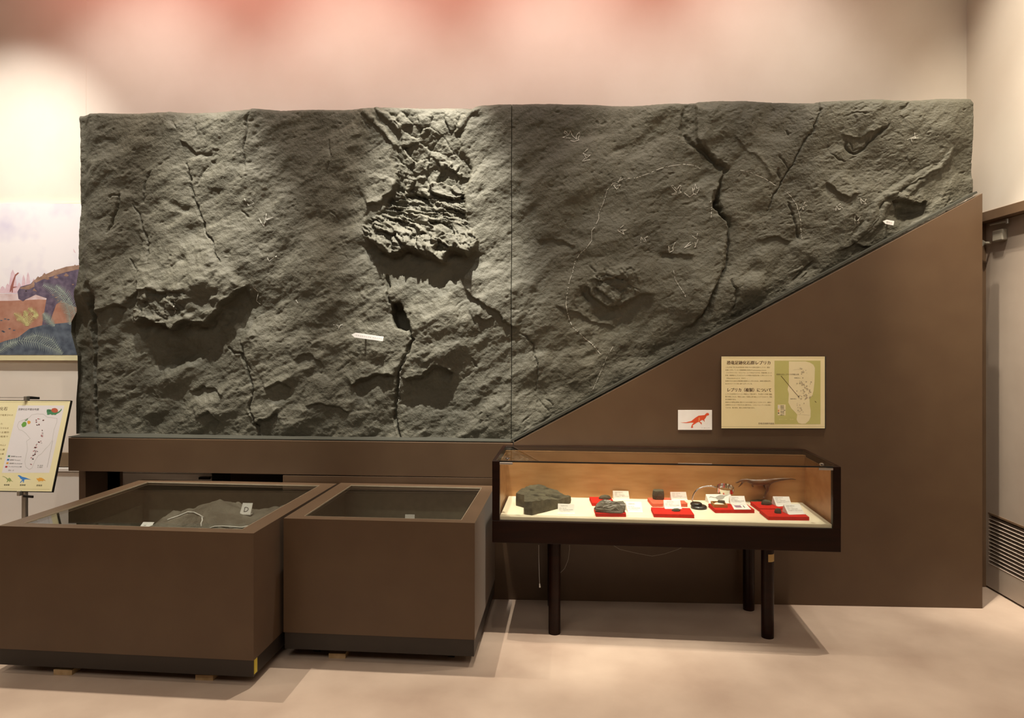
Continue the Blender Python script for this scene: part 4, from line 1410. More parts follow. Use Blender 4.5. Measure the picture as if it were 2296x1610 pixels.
# broad flat rock leaning back on its pad
fr0 = atz(1369, 1151, ZP)
lean = math.radians(38)
nl = Vector((0, -math.cos(lean), math.sin(lean)))
ring = [(1332, 1139), (1338, 1128), (1346, 1122), (1354.4, 1119), (1367.5, 1119.5), (1371, 1123.5), (1384, 1124), (1398, 1122.5), (1403, 1131), (1402.7, 1141.4), (1395, 1150.5),
        (1369, 1150.5), (1349, 1148), (1335, 1142.7)]
q = [atplane(x, y, fr0, nl) for x, y in ring]
flt = thing('flat_rock', 'broad flat brown grey rock with white lines, leaning on a red pad', 'rock', fr0)
ctr = sum(q, Vector()) / len(q)
mb = MB()
vs, fs = [ctr + nl * 0.012], []
N = len(q)
for f_, off in ((0.45, 0.011), (0.75, 0.006), (0.93, 0.002), (1.0, -0.006), (0.97, -0.022)):
    vs += [ctr + (p - ctr) * f_ + nl * (off + 0.004 * math.sin(i * 2.3 + f_ * 9)) for i, p in enumerate(q)]
for i in range(N):
    fs.append((0, 1 + i, 1 + (i + 1) % N))
for r_ in range(4):
    for i in range(N):
        a, b = 1 + r_ * N + i, 1 + r_ * N + (i + 1) % N
        fs.append((a, a + N, b + N, b))
fs.append(tuple(1 + 4 * N + i for i in range(N)))
mb.add(vs, fs)
fb = mb.build('rock_body', M['rock2'], flt)
for ln, w in (([(640, 870), (740, 835), (860, 805)], .0016), ([(800, 880), (900, 870), (1000, 830), (1110, 815)], .0014), ([(1230, 785), (1340, 800), (1470, 803)], .0022),
              ([(680, 650), (760, 670), (840, 670), (910, 650)], .0026), ([(720, 720), (820, 728), (930, 695)], .0020)):
    MB().tube([atplane(x, y, fr0 + nl * 0.0135, nl) for x, y in zc(1310, 1080, 15.31, ln)], w * 0.6, 6).build('white_line', M['card'], fb)

# magnifier on a bent arm
bm0 = atz(1567, 1139.5, ZF)
mg = thing('desk_magnifier', 'round magnifier on a chrome bent arm with black disc base, standing in the case', 'magnifier', bm0)
rb = (atz(1584, 1140, ZF) - atz(1549, 1140, ZF)).length / 2
MB().lathe([(rb, 0), (rb, 0.010), (rb * 0.9, 0.014)], bm0, 36).build('base', M['black'], mg, smooth=False)
b2 = bm0 + Vector((-rb * 0.28, 0.012, 0.014))
MB().lathe([(rb * 0.74, 0), (rb * 0.74, 0.008), (rb * 0.6, 0.012)], b2, 36).build('upper_base', M['black'], mg)
ym = bm0.y + 0.012
arm = [aty(x, y, ym) for x, y in ((1553, 1131), (1552.3, 1122), (1553.5, 1113), (1557, 1105), (1564, 1097.5), (1573, 1093), (1584, 1090.3), (1595, 1090), (1606, 1092.4))]
MB().tube(arm, 0.0042, 12).build('arm', M['chrome'], mg, smooth=True)
hc = aty(1626, 1096, ym)
rl = (aty(1645, 1096, ym) - aty(1607, 1096, ym)).length / 2
rim_ = []
til = Matrix.Rotation(math.radians(14), 4, 'X')
for (r0, z0) in ((0.94, -.013), (1.0, -.013), (1.0, .011), (0.94, .011)):
    rim_.append((r0 * rl, z0))
n_ = 40
vs, fs = [], []
for r0, z0 in rim_:
    for k_ in range(n_):
        a = 2 * math.pi * k_ / n_
        vs.append(hc + (til @ Vector((r0 * math.cos(a), r0 * math.sin(a), z0))))
for i in range(4):
    for k_ in range(n_):
        a, b = i * n_ + k_, i * n_ + (k_ + 1) % n_
        c_, d_ = ((i + 1) % 4) * n_ + (k_ + 1) % n_, ((i + 1) % 4) * n_ + k_
        fs.append((a, b, c_, d_))
MB().add(vs, fs).build('lens_ring', M['chrome'], mg, smooth=False)
vs, fs, prof = [], [], [(0.02, -.010), (0.5, -.008), (0.93, -.002), (0.93, .002), (0.5, .008), (0.02, .010)]
for r0, z0 in prof:
    for k_ in range(n_):
        a = 2 * math.pi * k_ / n_
        vs.append(hc + (til @ Vector((r0 * rl * math.cos(a), r0 * rl * math.sin(a), z0))))
for i in range(len(prof) - 1):
    for k_ in range(n_):
        a, b = i * n_ + k_, i * n_ + (k_ + 1) % n_
        fs.append((a, b, b + n_, a + n_))
MB().add(vs, fs).build('lens', M['lensglass'], mg, smooth=True)

# small wooden box with pale wadding and a stone chip
w0, w1 = atz(1601, 1138.5, ZP), atz(1630.5, 1138, ZP)
wb = thing('wooden_box', 'small open wooden box lined with white wadding on a red pad', 'box', w0)
wd, hb, ww_ = 0.075, 0.016, w1.x - w0.x
for nm, a, b in (('side', (0, 0, 0), (ww_, .004, hb)), ('side', (0, wd - .004, 0), (ww_, wd, hb)), ('side', (0, .004, 0), (.004, wd - .004, hb)), ('side', (ww_ - .004, .004, 0), (ww_, wd - .004, hb)),
                 ('bottom', (.004, .004, 0), (ww_ - .004, wd - .004, .003))):
    bx(nm, a, b, M['boxwood'], wb, world=False)
MB().lathe([(0.026, 0), (0.027, .006), (0.018, .012), (0.006, .014)], (ww_ * .5, wd * .5, .003), 20).build('wadding', M['bone'], wb, world=False, smooth=True)
pq = w0 + Vector((ww_ * 0.66, wd * 0.5, 0.017))
polar_rock('stone_chip', [pq + Vector((0.017 * math.cos(a), 0.009 * math.sin(a), 0)) for a in np.linspace(0, 6.28, 12, endpoint=False)], pq.z, 0.012, M['rock2'],
           'small grey stone chip lying in the wooden box', seed=21, rough=0.0015, rings=5, na=30)

# dinosaur figure at the back of the case
YD = (CM @ Vector((0.95, 0.405, 0))).y
dm = thing('dinosaur_model', 'small brown open-mouthed dinosaur model standing at the rear right of the case', 'figurine', aty(1716, 1120, YD))
rb_ = aty(1706, 1121, YD)
o = [rb_ + Vector((0.055 * math.cos(a), 0.022 * math.sin(a), 0)) for a in np.linspace(0, 6.28, 20, endpoint=False)]
polar_rock('ground_base', [Vector((p.x, p.y, 0)) for p in o], ZF, 0.010, M['modelbase'], None, seed=31, rough=0.002, rings=5, na=40, parent=dm)
d3 = 12.756


def dp(x, y, off=0.0):
    px, py = zc(1630, 1050, d3, [(x, y)])[0]
    return aty(px, py, YD + off)


sk_v, sk_e, sk_r = [], [], []


def chain(pts, radii, start=None):
    prev = start
    for p, r in zip(pts, radii):
        sk_v.append(p)
        sk_r.append(r)
        i = len(sk_v) - 1
        if prev is not None:
            sk_e.append((prev, i))
        prev = i
    return prev


# body > tail from the hips (index 0), then neck/head, limbs
chain([dp(1130, 380)], [.019])
chain([dp(1300, 350), dp(1480, 325), dp(1680, 305), dp(1850, 300), dp(1980, 325)], [.014, .0095, .006, .0035, .0015], 0)
ch = chain([dp(940, 400), dp(780, 390)], [.020, .017], 0)
nk = chain([dp(660, 370), dp(570, 330), dp(480, 320)], [.013, .010, .012], ch)
chain([dp(390, 345), dp(300, 405), dp(240, 412)], [.0075, .0045, .0022], nk)
chain([dp(440, 420), dp(370, 500), dp(320, 540)], [.0048, .0034, .002], nk)
for sgn in (-1, 1):
    hip = chain([dp(1150, 440, sgn * .010), dp(1130, 530, sgn * .012), dp(1170, 610, sgn * .012), dp(1110, 700, sgn * .012), dp(1090, 830, sgn * .012), dp(1010, 850, sgn * .012)],
                [.019, .0125, .0075, .0055, .005, .0045], 0)
    chain([dp(740, 450, sgn * .010), dp(720, 510, sgn * .011), dp(760, 545, sgn * .012)], [.0065, .005, .0038], ch)
me = bpy.data.meshes.new('figure_body')
inv = BASE[dm.name].inverted()
me.from_pydata([tuple(inv @ p) for p in sk_v], sk_e, [])
me.materials.append(M['model'])
ob = bpy.data.objects.new('figure_body', me)
COL.objects.link(ob)
ob.parent = dm
ob.modifiers.new('skin', 'SKIN').use_smooth_shade = True
for i, r in enumerate(sk_r):
    me.skin_vertices[0].data[i].radius = (r, r)
me.skin_vertices[0].data[0].use_root = True
ss = ob.modifiers.new('sub', 'SUBSURF')
ss.levels = ss.render_levels = 1

# ================================================================== INFO PANEL AND SMALL PICTURE ON THE SUPPORT
RGT = Vector((1, 0.016, 0)).normalized()
UP = Vector((0, 0, 1))
ip = thing('info_panel', 'cream information panel with Japanese text and a green map, on the sloping brown panel', 'sign', fpt(1733, 962))
c4 = [fpt(1617.5, 799.5), fpt(1850, 799.5), fpt(1850, 961), fpt(1618, 961)]
MB().prism(c4, (0, -0.010, 0)).build('backing', M['blackrim'], ip)
sh = Sheet(ip, fpt(1733, 880, 0.0102), RGT, UP)
sh.poly('print_ground', [(1617.5, 799.5), (1849.5, 799.5), (1849.5, 960.5), (1617.5, 960.5)], M['paper2'], 0)
IPZ = (1500, 780, 6.2054)


def ipz(pts):
    return zc(*IPZ, pts)


sh.poly('map_ground', ipz([(1468, 178), (2108, 178), (2108, 1062), (1468, 1062)]), M['mapgreen'], 1)
sh.poly('map_area', ipz([(1668, 188), (1900, 188), (1960, 205), (2010, 235), (2030, 280), (2025, 470), (2010, 600), (1995, 660), (1955, 700), (1960, 800), (1972, 870), (1970, 960),
                         (1950, 1010), (1900, 1055), (1850, 1060), (1800, 1045), (1775, 1000), (1785, 930), (1760, 900), (1700, 840), (1660, 760), (1668, 640), (1650, 580), (1668, 500)]), M['mapcream'], 2)
rnd = random.Random(4)
marks = []
for i in range(70):
    x = 1900 + rnd.gauss(0, 55)
    y = rnd.choice([640, 600, 560, 690, 470, 330, 700, 520]) + rnd.gauss(0, 26)
    if not (1720 < x < 2005):
        continue
    r = rnd.uniform(4, 15)
    marks.append(ipz([(x + r * math.cos(a), y + r * 0.8 * math.sin(a)) for a in (0, 1.2, 2.4, 3.6, 4.9)]))
for i in range(14):
    x, y, r = 1820 + rnd.gauss(0, 22), rnd.uniform(760, 920), rnd.uniform(4, 10)
    marks.append(ipz([(x + r * math.cos(a), y + r * math.sin(a)) for a in (0, 1.6, 3.1, 4.7)]))
mk = sh.polys('map_marks', marks, M['mapgrey'], 3)
mk['kind'] = 'stuff'
sh.line('map_contour', ipz([(1730, 310), (1790, 300), (1850, 305)]), 0.4, M['mapgrey'], 3)
sh.line('map_contour', ipz([(1790, 925), (1850, 930), (1960, 938)]), 0.4, M['mapgrey'], 3)
sh.line('pointer_line', ipz([(1560, 390), (1660, 510), (1760, 630), (1805, 678)]), 0.9, M['brownink'], 4)
sh.poly('pointer_dot', ipz([(1798, 670), (1812, 670), (1812, 686), (1798, 686)]), M['darkink'], 4)
sh.line('map_tick', ipz([(2030, 740), (2050, 760)]), 1.0, M['brownink'], 3)
sh.poly('legend_ground', ipz([(1512, 790), (1622, 790), (1622, 940), (1512, 940)]), M['mapcream'], 2)
for i, (mname, yy) in enumerate((('lilac', 810), ('lilac', 830), ('orange2', 868), ('orange2', 885), ('darkink', 908))):
    sh.poly('legend_swatch', ipz([(1515, yy - 6), (1535, yy - 6), (1535, yy + 6), (1515, yy + 6)]), M[mname], 3)
for i, s in enumerate(('竜脚類', '獣脚類', '鳥脚類', 'よろい竜類', '鳥類', '不明', '窪み')):
    x, y = ipz([(1550, 812 + 21 * i)])[0]
    sh.text(s, x, y, 2.6, M['darkink'], 8 if i != 3 else 11, 4)
sh.line('print_rule', ipz([(730, 138), (2160, 138)]), 0.35, M['textink'], 1)
sh.line('print_rule', ipz([(730, 1096), (2165, 1096)]), 0.35, M['textink'], 1)
x, y = ipz([(803, 228)])[0]
sh.text('恐竜足跡化石群レプリカ', x, y, 9.2, M['brownink'], 97.5, bold=0.022)
x, y = ipz([(803, 606)])[0]
sh.text('レプリカ（複製）について', x, y, 9.2, M['brownink'], 98, bold=0.022)
BODY = [('これは平成７年に大山町東坂森で発見された足跡化石群のレプリカ（複製）', 278, 620), ('右端に分布している小型獣脚類の足跡はToyamasauripus masuiae', 316, 570),
        ('（トヤマサウリプス・マスイアエ）という学名がつけられ、新属新種となった', 354, 636), ('恐竜・鳥脚類のヒプシロフォドンの仲間の可能性が高いと考えられている', 391, 645),
        ('（Matsukawa et al., 1997）。', 430, 290), ('右端の大きな窪みは竜脚類の足跡などと考えられる。足跡の周囲は押し', 468, 640), ('出されてドーナツ状に盛り上がっている。', 506, 376),
        ('レプリカは実物からシリコン樹脂などで型を取り、その型から石膏や樹脂', 650, 648), ('等で作製したもの。実物とは違って容易に持ち運ぶことができるので、学術', 688, 650), ('的な価値がある。', 725, 150),
        ('足跡などの実物は現地に置かれたままの状態であることが多いので、風雨や', 764, 640), ('の侵食などによって失われる心配がある。このようなレプリカを作製し', 801, 640), ('ておけば、後の研究、展示に利用が可能である。', 840, 410)]
for s, yy, wz in BODY:
    x, y = ipz([(783, yy)])[0]
    sh.text(s, x, y, 3.2, M['textink'], wz / 6.2054)
x, y = ipz([(1242, 1062)])[0]
sh.text('恐竜足跡群平面図', x, y, 4.2, M['brownink'], 35)
x, y = ipz([(1492, 378)])[0]
sh.text('足跡化石レプリカ作製か所', x, y, 3.6, M['brownink'], 51, 4)
for (xx, yy, s) in ((1740, 425, '足跡化石ａ'), (1685, 715, '足跡化石ｂ'), (1525, 1000, 'スケール　５ｍ')):
    x, y = ipz([(xx, yy)])[0]
    sh.text(s, x, y, 2.6, M['darkink'] if xx > 1600 else M['paper2'], 14 if xx > 1600 else 33, 4)

pc_ = thing('picture_card', 'white picture card with a red running dinosaur, left of the information panel', 'picture', fpt(1558, 964))
MB().prism([fpt(1520, 919.5), fpt(1596, 919.5), fpt(1596, 963.5), fpt(1520, 963.5)], (0, -0.006, 0)).build('board', M['card'], pc_)
sp = Sheet(pc_, fpt(1558, 940, 0.0062), RGT, UP)
sp.poly('dinosaur_print', ipz([(155, 1036), (240, 1036), (310, 1018), (370, 970), (410, 945), (470, 938), (495, 935), (520, 908), (545, 905), (558, 920), (555, 938), (525, 945), (510, 975), (490, 1000),
                               (500, 1035), (475, 1005), (455, 1005), (425, 1025), (455, 1040), (455, 1070), (430, 1038), (410, 1030), (385, 1042), (350, 1065), (330, 1080), (335, 1112), (305, 1112), (318, 1070), (345, 1042),
                               (310, 1040), (240, 1046)]), M['orange'], 1)
sp.poly('flank_print', ipz([(410, 975), (428, 965), (430, 1000), (405, 1035), (412, 1005)]), M['orange2'], 2)
sp.text('© 富山市', *ipz([(450, 1118)])[0], 1.6, M['ink'], 19, 1)

# ================================================================== TILTED SIGN STAND AT THE LEFT
tr_ = aty(159.5, 898, 3.62)
br_ = atx(117, 1104, tr_.x)
upt = (tr_ - br_).normalized()
st = thing('sign_stand', 'tilted cream sign with a footprint map on a metal post, left of the rock replica', 'sign', (aty(43, 1150, 3.66).x, 3.66, 0))
LW = 0.80
nst = Vector((1, 0, 0)).cross(upt)
cor = [tr_, tr_ - Vector((LW, 0, 0)), br_ - Vector((LW, 0, 0)), br_]
bk = nst if nst.dot(EYEV - tr_) < 0 else -nst
MB().prism([p + bk * 0.0005 for p in cor], bk * 0.012).build('board', M['blackrim'], st)
ss_ = Sheet(st, tr_ + (br_ - tr_) * 0.5, Vector((1, 0, 0)), upt)


def inset(a):
    r, u_ = Vector((1, 0, 0)), upt
    return [tr_ + (-r - u_) * a, tr_ - r * (LW - a) - u_ * a, br_ - r * (LW - a) + u_ * a, br_ + (-r + u_) * a]


MB().flat([p - bk * 0.0001 for p in inset(0.004)]).build('print_ground', M['paper'], st, fix=False)
SZ = (0, 860, 5.0333)


def sz(pts):
    return zc(*SZ, pts)


ss_.poly('map_ground', sz([(205, 248), (728, 248), (556, 1008), (20, 1008)]), M['lilac'], 1)
ss_.line('print_rule', sz([(0, 212), (775, 212)]), 0.4, M['textink'], 1)
ss_.line('print_rule', sz([(0, 1190), (560, 1194)]), 0.4, M['textink'], 1)
ss_.line('map_contour', sz([(360, 352), (420, 342), (490, 345), (530, 378), (600, 388), (645, 395), (640, 440), (610, 520), (590, 640), (560, 690), (510, 740), (470, 790), (430, 815), (390, 880), (360, 955), (330, 970), (290, 940),
                            (280, 880), (310, 740), (300, 650), (340, 620), (290, 560), (250, 530), (215, 520), (195, 480), (215, 430), (270, 410), (330, 385), (360, 352)]), 0.45, M['greyprint'], 2)
ss_.poly('map_patch', sz([(240, 465), (262, 435), (285, 430), (300, 445), (298, 470), (285, 485), (255, 494)]), M['green1'], 2)
ss_.poly('map_patch', sz([(275, 416), (320, 388), (310, 415), (290, 424)]), M['green2'], 2)
ss_.poly('map_patch', sz([(306, 430), (322, 418), (342, 425), (346, 440), (335, 455), (315, 458)]), M['amber'], 2)
rr_ = random.Random(9)
mk1, mk2 = [], []
for (cx, cy) in ((400, 410), (440, 400), (410, 435), (450, 462), (480, 530), (478, 552), (475, 580), (480, 598), (455, 648), (440, 660), (460, 670), (412, 682), (390, 718), (410, 720), (395, 755), (405, 770), (380, 800), (398, 795), (372, 812),
                 (350, 840), (368, 852), (425, 765), (345, 910), (415, 470), (485, 415)):
    for (lst, r, j) in ((mk1, rr_.uniform(4, 9), 7), (mk2, rr_.uniform(4, 9), 8)):
        x, y = cx + rr_.gauss(0, j), cy + rr_.gauss(0, 4)
        lst.append(sz([(x + r * 1.3 * math.cos(a), y + r * .6 * math.sin(a)) for a in (0, 1.3, 2.6, 3.9, 5.1)]))
ss_.polys('map_marks', mk1, M['crimson'], 3)['kind'] = 'stuff'
ss_.polys('map_marks', mk2, M['darkink'], 4)['kind'] = 'stuff'
ss_.line('scale_bar', sz([(595, 645), (532, 948)]), 0.7, M['ink'], 2)
for (x, y, mname) in ((88, 820, 'teal'), (78, 860, 'blue'), (70, 899, 'amber'), (58, 940, 'crimson')):
    ss_.poly('legend_swatch', sz([(x + 3, y - 10), (x + 28, y - 10), (x + 24, y + 10), (x - 1, y + 10)]), M[mname], 2)
for (x, y, s, wd_) in ((122, 828, '竜脚類 Sauropoda', 118), (110, 868, '獣脚類 Theropoda', 118), (102, 907, '鳥脚類 Ornithopoda', 148), (92, 944, 'アンキロサウルス類', 148), (92, 985, '窪み・凸', 62), (420, 930, 'Ｎ 北方', 60), (418, 950, 'Ｓ 南方', 56)):
    px, py = sz([(x, y)])[0]
    ss_.text(s, px, py, 3.0, M['darkink'], wd_ / 5.0333, 3)
ss_.text('足跡化石平面分布図', *sz([(203, 300)])[0], 5.0, M['darkink'], 46, 3)
ss_.text('恐竜足跡化石', *sz([(-190, 298)])[0], 8.2, M['brownink'], 53.5, 2)
for (xr, y, s) in ((145, 362, '山田川上流の谷で発見された'), (30, 460, '足跡は三百以上になった'), (95, 508, '足跡化石は竜脚類などからなる'), (100, 556, '足跡が並ぶ北陸の五箇所'), (88, 604, '国内でも最大級の発見で'),
                   (62, 700, 'アンキロサウルスの仲間ではれんぶ'), (50, 750, '歩行跡も残り四足歩行に属'), (40, 800, '川や湖のほとりのような環'), (22, 852, '多くの恐竜の暮らしを')):
    x, y = sz([(xr - 330, y)])[0]
    ss_.text(s, x, y, 4.2, M['textink'], 330 / 5.0333, 2)
for (x, y, s) in ((40, 1152, '竜脚類'), (222, 1154, '獣脚類'), (408, 1158, '鎧竜類')):
    ss_.text(s, *sz([(x, y)])[0], 4.2, M['darkink'], 12.8, 2)
ss_.poly('dinosaur_print', sz([(22, 1050), (40, 1046), (70, 1060), (90, 1075), (105, 1062), (122, 1075), (128, 1092), (150, 1110), (118, 1098), (110, 1115), (104, 1100), (90, 1102), (82, 1114), (74, 1112), (84, 1092), (66, 1066), (42, 1052)]), M['green3'], 2)
ss_.poly('dinosaur_print', sz([(197, 1042), (212, 1034), (228, 1038), (250, 1052), (290, 1062), (350, 1086), (300, 1080), (275, 1085), (272, 1100), (268, 1120), (260, 1118), (262, 1098), (240, 1108), (236, 1122), (226, 1118), (240, 1098), (252, 1088), (228, 1070), (215, 1050)]), M['blue'], 2)
ss_.poly('dinosaur_print', sz([(410, 1068), (430, 1072), (445, 1062), (470, 1064), (490, 1075), (520, 1100), (490, 1092), (482, 1106), (472, 1098), (446, 1102), (438, 1110), (432, 1098), (418, 1086)]), M['amber'], 2)
ss_.poly('dinosaur_print', sz([(528, 295), (545, 290), (570, 292), (585, 300), (600, 312), (640, 322), (662, 316), (685, 296), (690, 284), (698, 286), (694, 302), (672, 326), (640, 344), (628, 356), (600, 352), (588, 356), (570, 346), (548, 354),
                               (530, 352), (532, 338), (526, 318)]), M['teal'], 2)
ss_.poly('dinosaur_print', sz([(575, 300), (592, 280), (622, 276), (645, 286), (655, 304), (650, 322), (620, 330), (590, 322)]), M['rust'], 3)
ss_.polys('dinosaur_print', [sz([(540, 302), (546, 302), (546, 316), (540, 316)]), sz([(558, 300), (566, 300), (566, 316), (558, 316)])], M['darkink'], 4)
xp = aty(43.5, 1150, 3.66)
MB().tube([(xp.x, 3.70, 0.02), (xp.x, 3.70, br_.z + 0.10)], 0.0155, 16).build('post', M['steel'], st)
MB().lathe([(0.17, 0), (0.17, 0.012), (0.03, 0.022)], (xp.x, 3.70, 0), 32).build('foot_plate', M['steel'], st)
for (x, y, top_) in ((60, 894, 1), (45, 1106, 0)):
    c = ss_.pt(x, y, 0)
    xf = Matrix.Translation(c)
    cl_ = bx('clip', (-0.008, -0.014, -0.012), (0.008, 0.014, 0.014), M['steel'], st, 0.002, xf)
    MB().prism([c + Vector((0.006, 0.012, 0.012 if top_ else -0.012)), c + Vector((0.045, 0.03, 0.006 if top_ else -0.02)), c + Vector((0.045, 0.03, -0.006 if top_ else -0.032)), c + Vector((0.006, 0.012, -0.004 if top_ else -0.024))],
               (0, 0.008, 0)).build('clip_lever', M['black'], cl_)
    MB().tube([c + Vector((-0.01, 0, 0.006)), c + Vector((-0.40, 0, 0.006))], 0.0018, 6).build('clip_rod', M['steel'], cl_)

# ================================================================== PRINTED SCENE ON THE BACK WALL
mu = thing('wall_picture', 'large printed picture of a horned plant eating dinosaur, on the wall left of the rock', 'picture', aty(60, 808, YW - 0.03))
ml = aty(-190, 455, YW - 0.03).x
mr = aty(235, 455, YW - 0.03).x
z0, z1, zp = aty(60, 808, YW - 0.03).z, aty(60, 456.3, YW - 0.03).z, aty(60, 796, YW - 0.03).z
bx('board', (ml, YW - 0.029, z0), (mr, YW - 0.002, z1), M['paper'], mu)
wpv = Sheet(mu, (0, YW - 0.0293, 1.8), Vector((1, 0, 0)), UP)
WP = (0, 400, 3.5)


def wp(pts):
    return zc(*WP, pts)


def yz(y):
    return 400 + y / 3.5


wpv.poly('sky', [(-185, 456), (230, 456), (230, yz(960)), (-185, yz(960))], M['sky'], 0)
wpv.poly('pale_ground', wp([(-640, 905), (810, 905), (810, 985), (-640, 985)]), M['salt'], 1)
wpv.poly('red_ground', wp([(-640, 975), (100, 960), (300, 950), (810, 965), (810, 1386), (-640, 1386)]), M['ground'], 2)
for (x, w_, h_) in ((100, 36, 190), (60, 26, 80), (185, 20, 150), (220, 22, 170), (265, 24, 120), (20, 30, 60), (150, 24, 90)):
    wpv.poly('distant_tree', wp([(x - w_, 900), (x - w_ * .7, 905 - h_ * .5), (x - w_ * .4, 905 - h_ * .85), (x, 905 - h_), (x + w_ * .5, 905 - h_ * .8), (x + w_ * .8, 905 - h_ * .45), (x + w_, 900)]), M['fade'], 1.2 + 0.004 * x)
wpv.poly('distant_dinosaur', wp([(75, 890), (82, 850), (100, 800), (118, 755), (140, 738), (150, 742), (125, 765), (110, 815), (104, 850), (140, 850), (102, 862), (100, 895), (92, 896), (90, 875), (84, 892)]), M['saur'], 3)
wpv.poly('dinosaur_body', wp([(265, 800), (330, 765), (420, 725), (520, 693), (620, 680), (760, 670), (800, 760), (800, 980), (590, 1010), (480, 960), (440, 990), (415, 1060), (398, 1110), (385, 1165), (325, 1185), (345, 1060), (366, 940), (280, 912),
                              (200, 950), (180, 965), (145, 945), (137, 890), (160, 850), (240, 828)]), M['hide'], 4)
wpv.poly('dinosaur_back', wp([(265, 800), (330, 765), (420, 725), (520, 693), (620, 680), (760, 670), (760, 700), (620, 712), (520, 735), (420, 765), (330, 795), (280, 820)]), M['hide2'], 5)
wpv.poly('dinosaur_face', wp([(150, 862), (240, 832), (262, 812), (270, 850), (225, 872), (180, 868)]), M['hide2'], 5)
sp_ = []
for i, (x, y) in enumerate(((300, 782), (350, 755), (430, 728), (510, 712), (590, 690), (370, 782), (440, 772), (520, 757), (650, 690))):
    sp_.append(wp([(x - 20, y + 8), (x - 2, y - 14), (x + 20, y + 6), (x + 4, y + 14)]))
sp_.append(wp([(245, 830), (268, 795), (272, 840)]))
sp_.append(wp([(255, 880), (290, 888), (268, 862)]))
for q_ in sp_:
    wpv.poly('spike', q_, M['hide2'], 6)
wpv.poly('dark_foreground', wp([(-640, 1330), (-100, 1330), (40, 1275), (140, 1250), (230, 1180), (340, 1150), (550, 1130), (810, 1140), (810, 1386), (-640, 1386)]), M['shade'], 5)


def frond(pts, ln, n, mat, k=7, both=True):
    mb = MB()
    P_ = wp(pts)
    for i in range(n):
        t = (i + .5) / n * (len(P_) - 1)
        j = min(int(t), len(P_) - 2)
        f_ = t - j
        x, y = P_[j][0] + (P_[j + 1][0] - P_[j][0]) * f_, P_[j][1] + (P_[j + 1][1] - P_[j][1]) * f_
        dx, dy = P_[j + 1][0] - P_[j][0], P_[j + 1][1] - P_[j][1]
        L = math.hypot(dx, dy) or 1
        dx, dy = dx / L, dy / L
        l_ = ln / 3.5 * (0.35 + 0.65 * math.sin(math.pi * min(1, (i + 1) / n)))
        kk = k + 0.06 * i + 0.013 * (len(pts) + int(pts[0][0]) % 7)
        for sg in ((1, -1) if both else (1,)):
            ex, ey = x + (-dy * sg + dx * .5) * l_, y + (dx * sg + dy * .5) * l_
            w_ = 0.9
            kk += 0.025
            mb.flat([wpv.pt(x - dx * w_, y - dy * w_, kk), wpv.pt(ex, ey, kk), wpv.pt(x + dx * w_, y + dy * w_, kk)])
    for a, b in zip(P_[:-1], P_[1:]):
        dx, dy = b[0] - a[0], b[1] - a[1]
        L = math.hypot(dx, dy) or 1
        q = (-dy / L * .35, dx / L * .35)
        mb.flat([wpv.pt(a[0] + q[0], a[1] + q[1], k), wpv.pt(b[0] + q[0], b[1] + q[1], k), wpv.pt(b[0] - q[0], b[1] - q[1], k), wpv.pt(a[0] - q[0], a[1] - q[1], k)])
    return mb.build('fern_frond', mat, mu, fix=False)


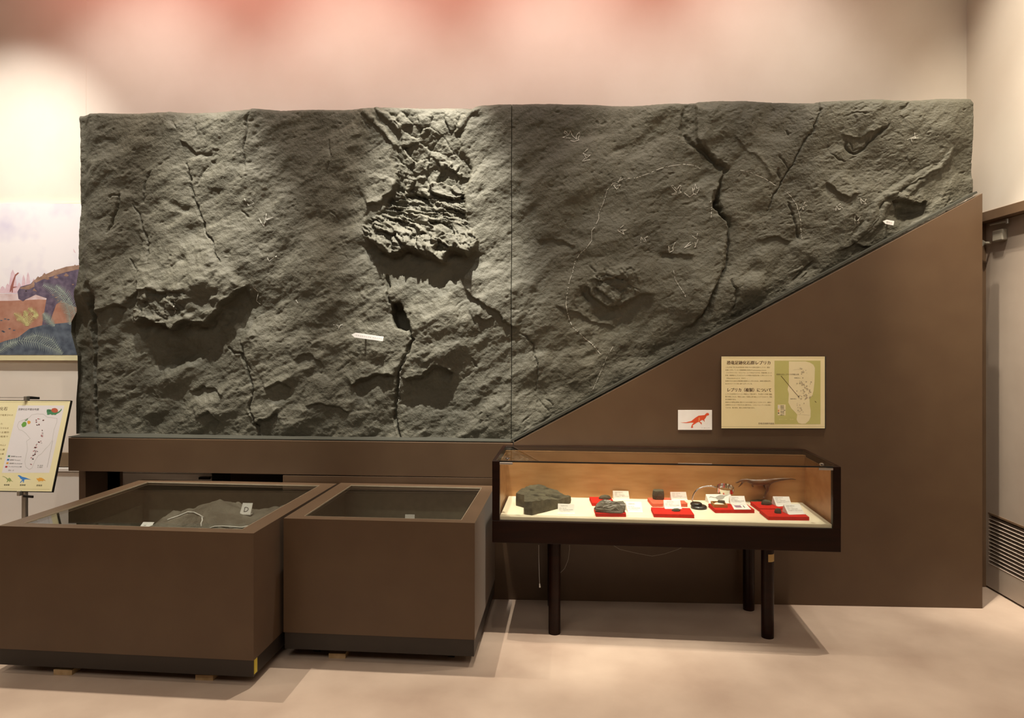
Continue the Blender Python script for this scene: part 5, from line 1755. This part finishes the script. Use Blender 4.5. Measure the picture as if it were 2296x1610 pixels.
frond([(550, 1150), (545, 1060), (510, 970), (440, 880), (340, 835)], 62, 34, M['frond'])
frond([(600, 1100), (570, 1000), (510, 900), (440, 840)], 48, 26, M['frond'])
frond([(430, 1160), (380, 1110), (340, 1060)], 44, 18, M['frond'])
frond([(20, 1310), (160, 1270), (300, 1290), (420, 1340), (490, 1375)], 56, 32, M['frond'])
frond([(480, 1360), (400, 1260), (280, 1230), (190, 1260)], 40, 24, M['frond'])
frond([(-20, 1370), (60, 1310), (140, 1280)], 44, 16, M['frond'])
frond([(210, 1160), (170, 1090), (110, 1060)], 36, 14, M['frond2'])
frond([(210, 1160), (215, 1080), (190, 1040)], 36, 14, M['frond2'])
frond([(215, 1160), (260, 1080), (300, 1070)], 36, 14, M['frond2'])
frond([(215, 1160), (190, 1100), (130, 1110)], 34, 12, M['frond2'])
frond([(300, 1080), (260, 1040), (220, 1020)], 30, 12, M['frond2'])
wpv.poly('eye', wp([(196, 884), (204, 878), (212, 884), (204, 890)]), M['darkink'], 7)
rs_ = random.Random(3)
for i_ in range(34):
    x, y = rs_.uniform(400, 640), rs_.uniform(770, 960)
    if y > 990 - (x - 400) * 0.1 or y < 830 - (x - 400) * 0.4:
        continue
    r = rs_.uniform(5, 10)
    wpv.poly('scale', wp([(x - r, y), (x, y - r * .6), (x + r, y), (x, y + r * .6)]), M['hide2'] if i_ % 2 else M['shade'], 5 + 0.05 * i_)
wpv.polys('footprint_marks', [wp([(x - 12, y), (x, y - 5), (x + 14, y), (x, y + 6)]) for x, y in ((10, 1115), (40, 1103), (65, 1108), (30, 1205), (75, 1180), (110, 1192), (20, 1198))], M['shade'], 3)
wpv.poly('flying_reptile', wp([(575, 550), (582, 560), (596, 588), (585, 582), (578, 575)]), M['fade'], 1)

# ------------------------------------------------------------------ fit lettering to its measured widths
bpy.context.view_layer.update()
dg = bpy.context.evaluated_depsgraph_get()
for o, size, width, bold in TEXTS:
    w = o.dimensions.x
    sx = size * width / w if width and w > 1e-6 else size
    me = bpy.data.meshes.new_from_object(o.evaluated_get(dg))
    base_name = o.name.split('.')[0]
    if bold:
        n_ = len(me.vertices)
        co = [tuple(v_.co) for v_ in me.vertices]
        fc = [tuple(p_.vertices) for p_ in me.polygons]
        mt_ = me.materials[0]
        me = bpy.data.meshes.new(base_name)
        me.from_pydata([(x_ + q_ * bold, y_, z_ + q_ * 0.001) for q_ in (-1, 0, 1) for x_, y_, z_ in co], [],
                       [tuple(i_ + q_ * n_ for i_ in f_) for q_ in (0, 1, 2) for f_ in fc])
        me.materials.append(mt_)
    par, ml_ = o.parent, o.matrix_local.copy()
    cu = o.data
    bpy.data.objects.remove(o)
    bpy.data.curves.remove(cu)
    me.name = base_name
    q = bpy.data.objects.new(base_name, me)
    COL.objects.link(q)
    q.parent = par
    q.matrix_local = ml_
    q.scale = (sx, size, size)
bpy.context.view_layer.update()
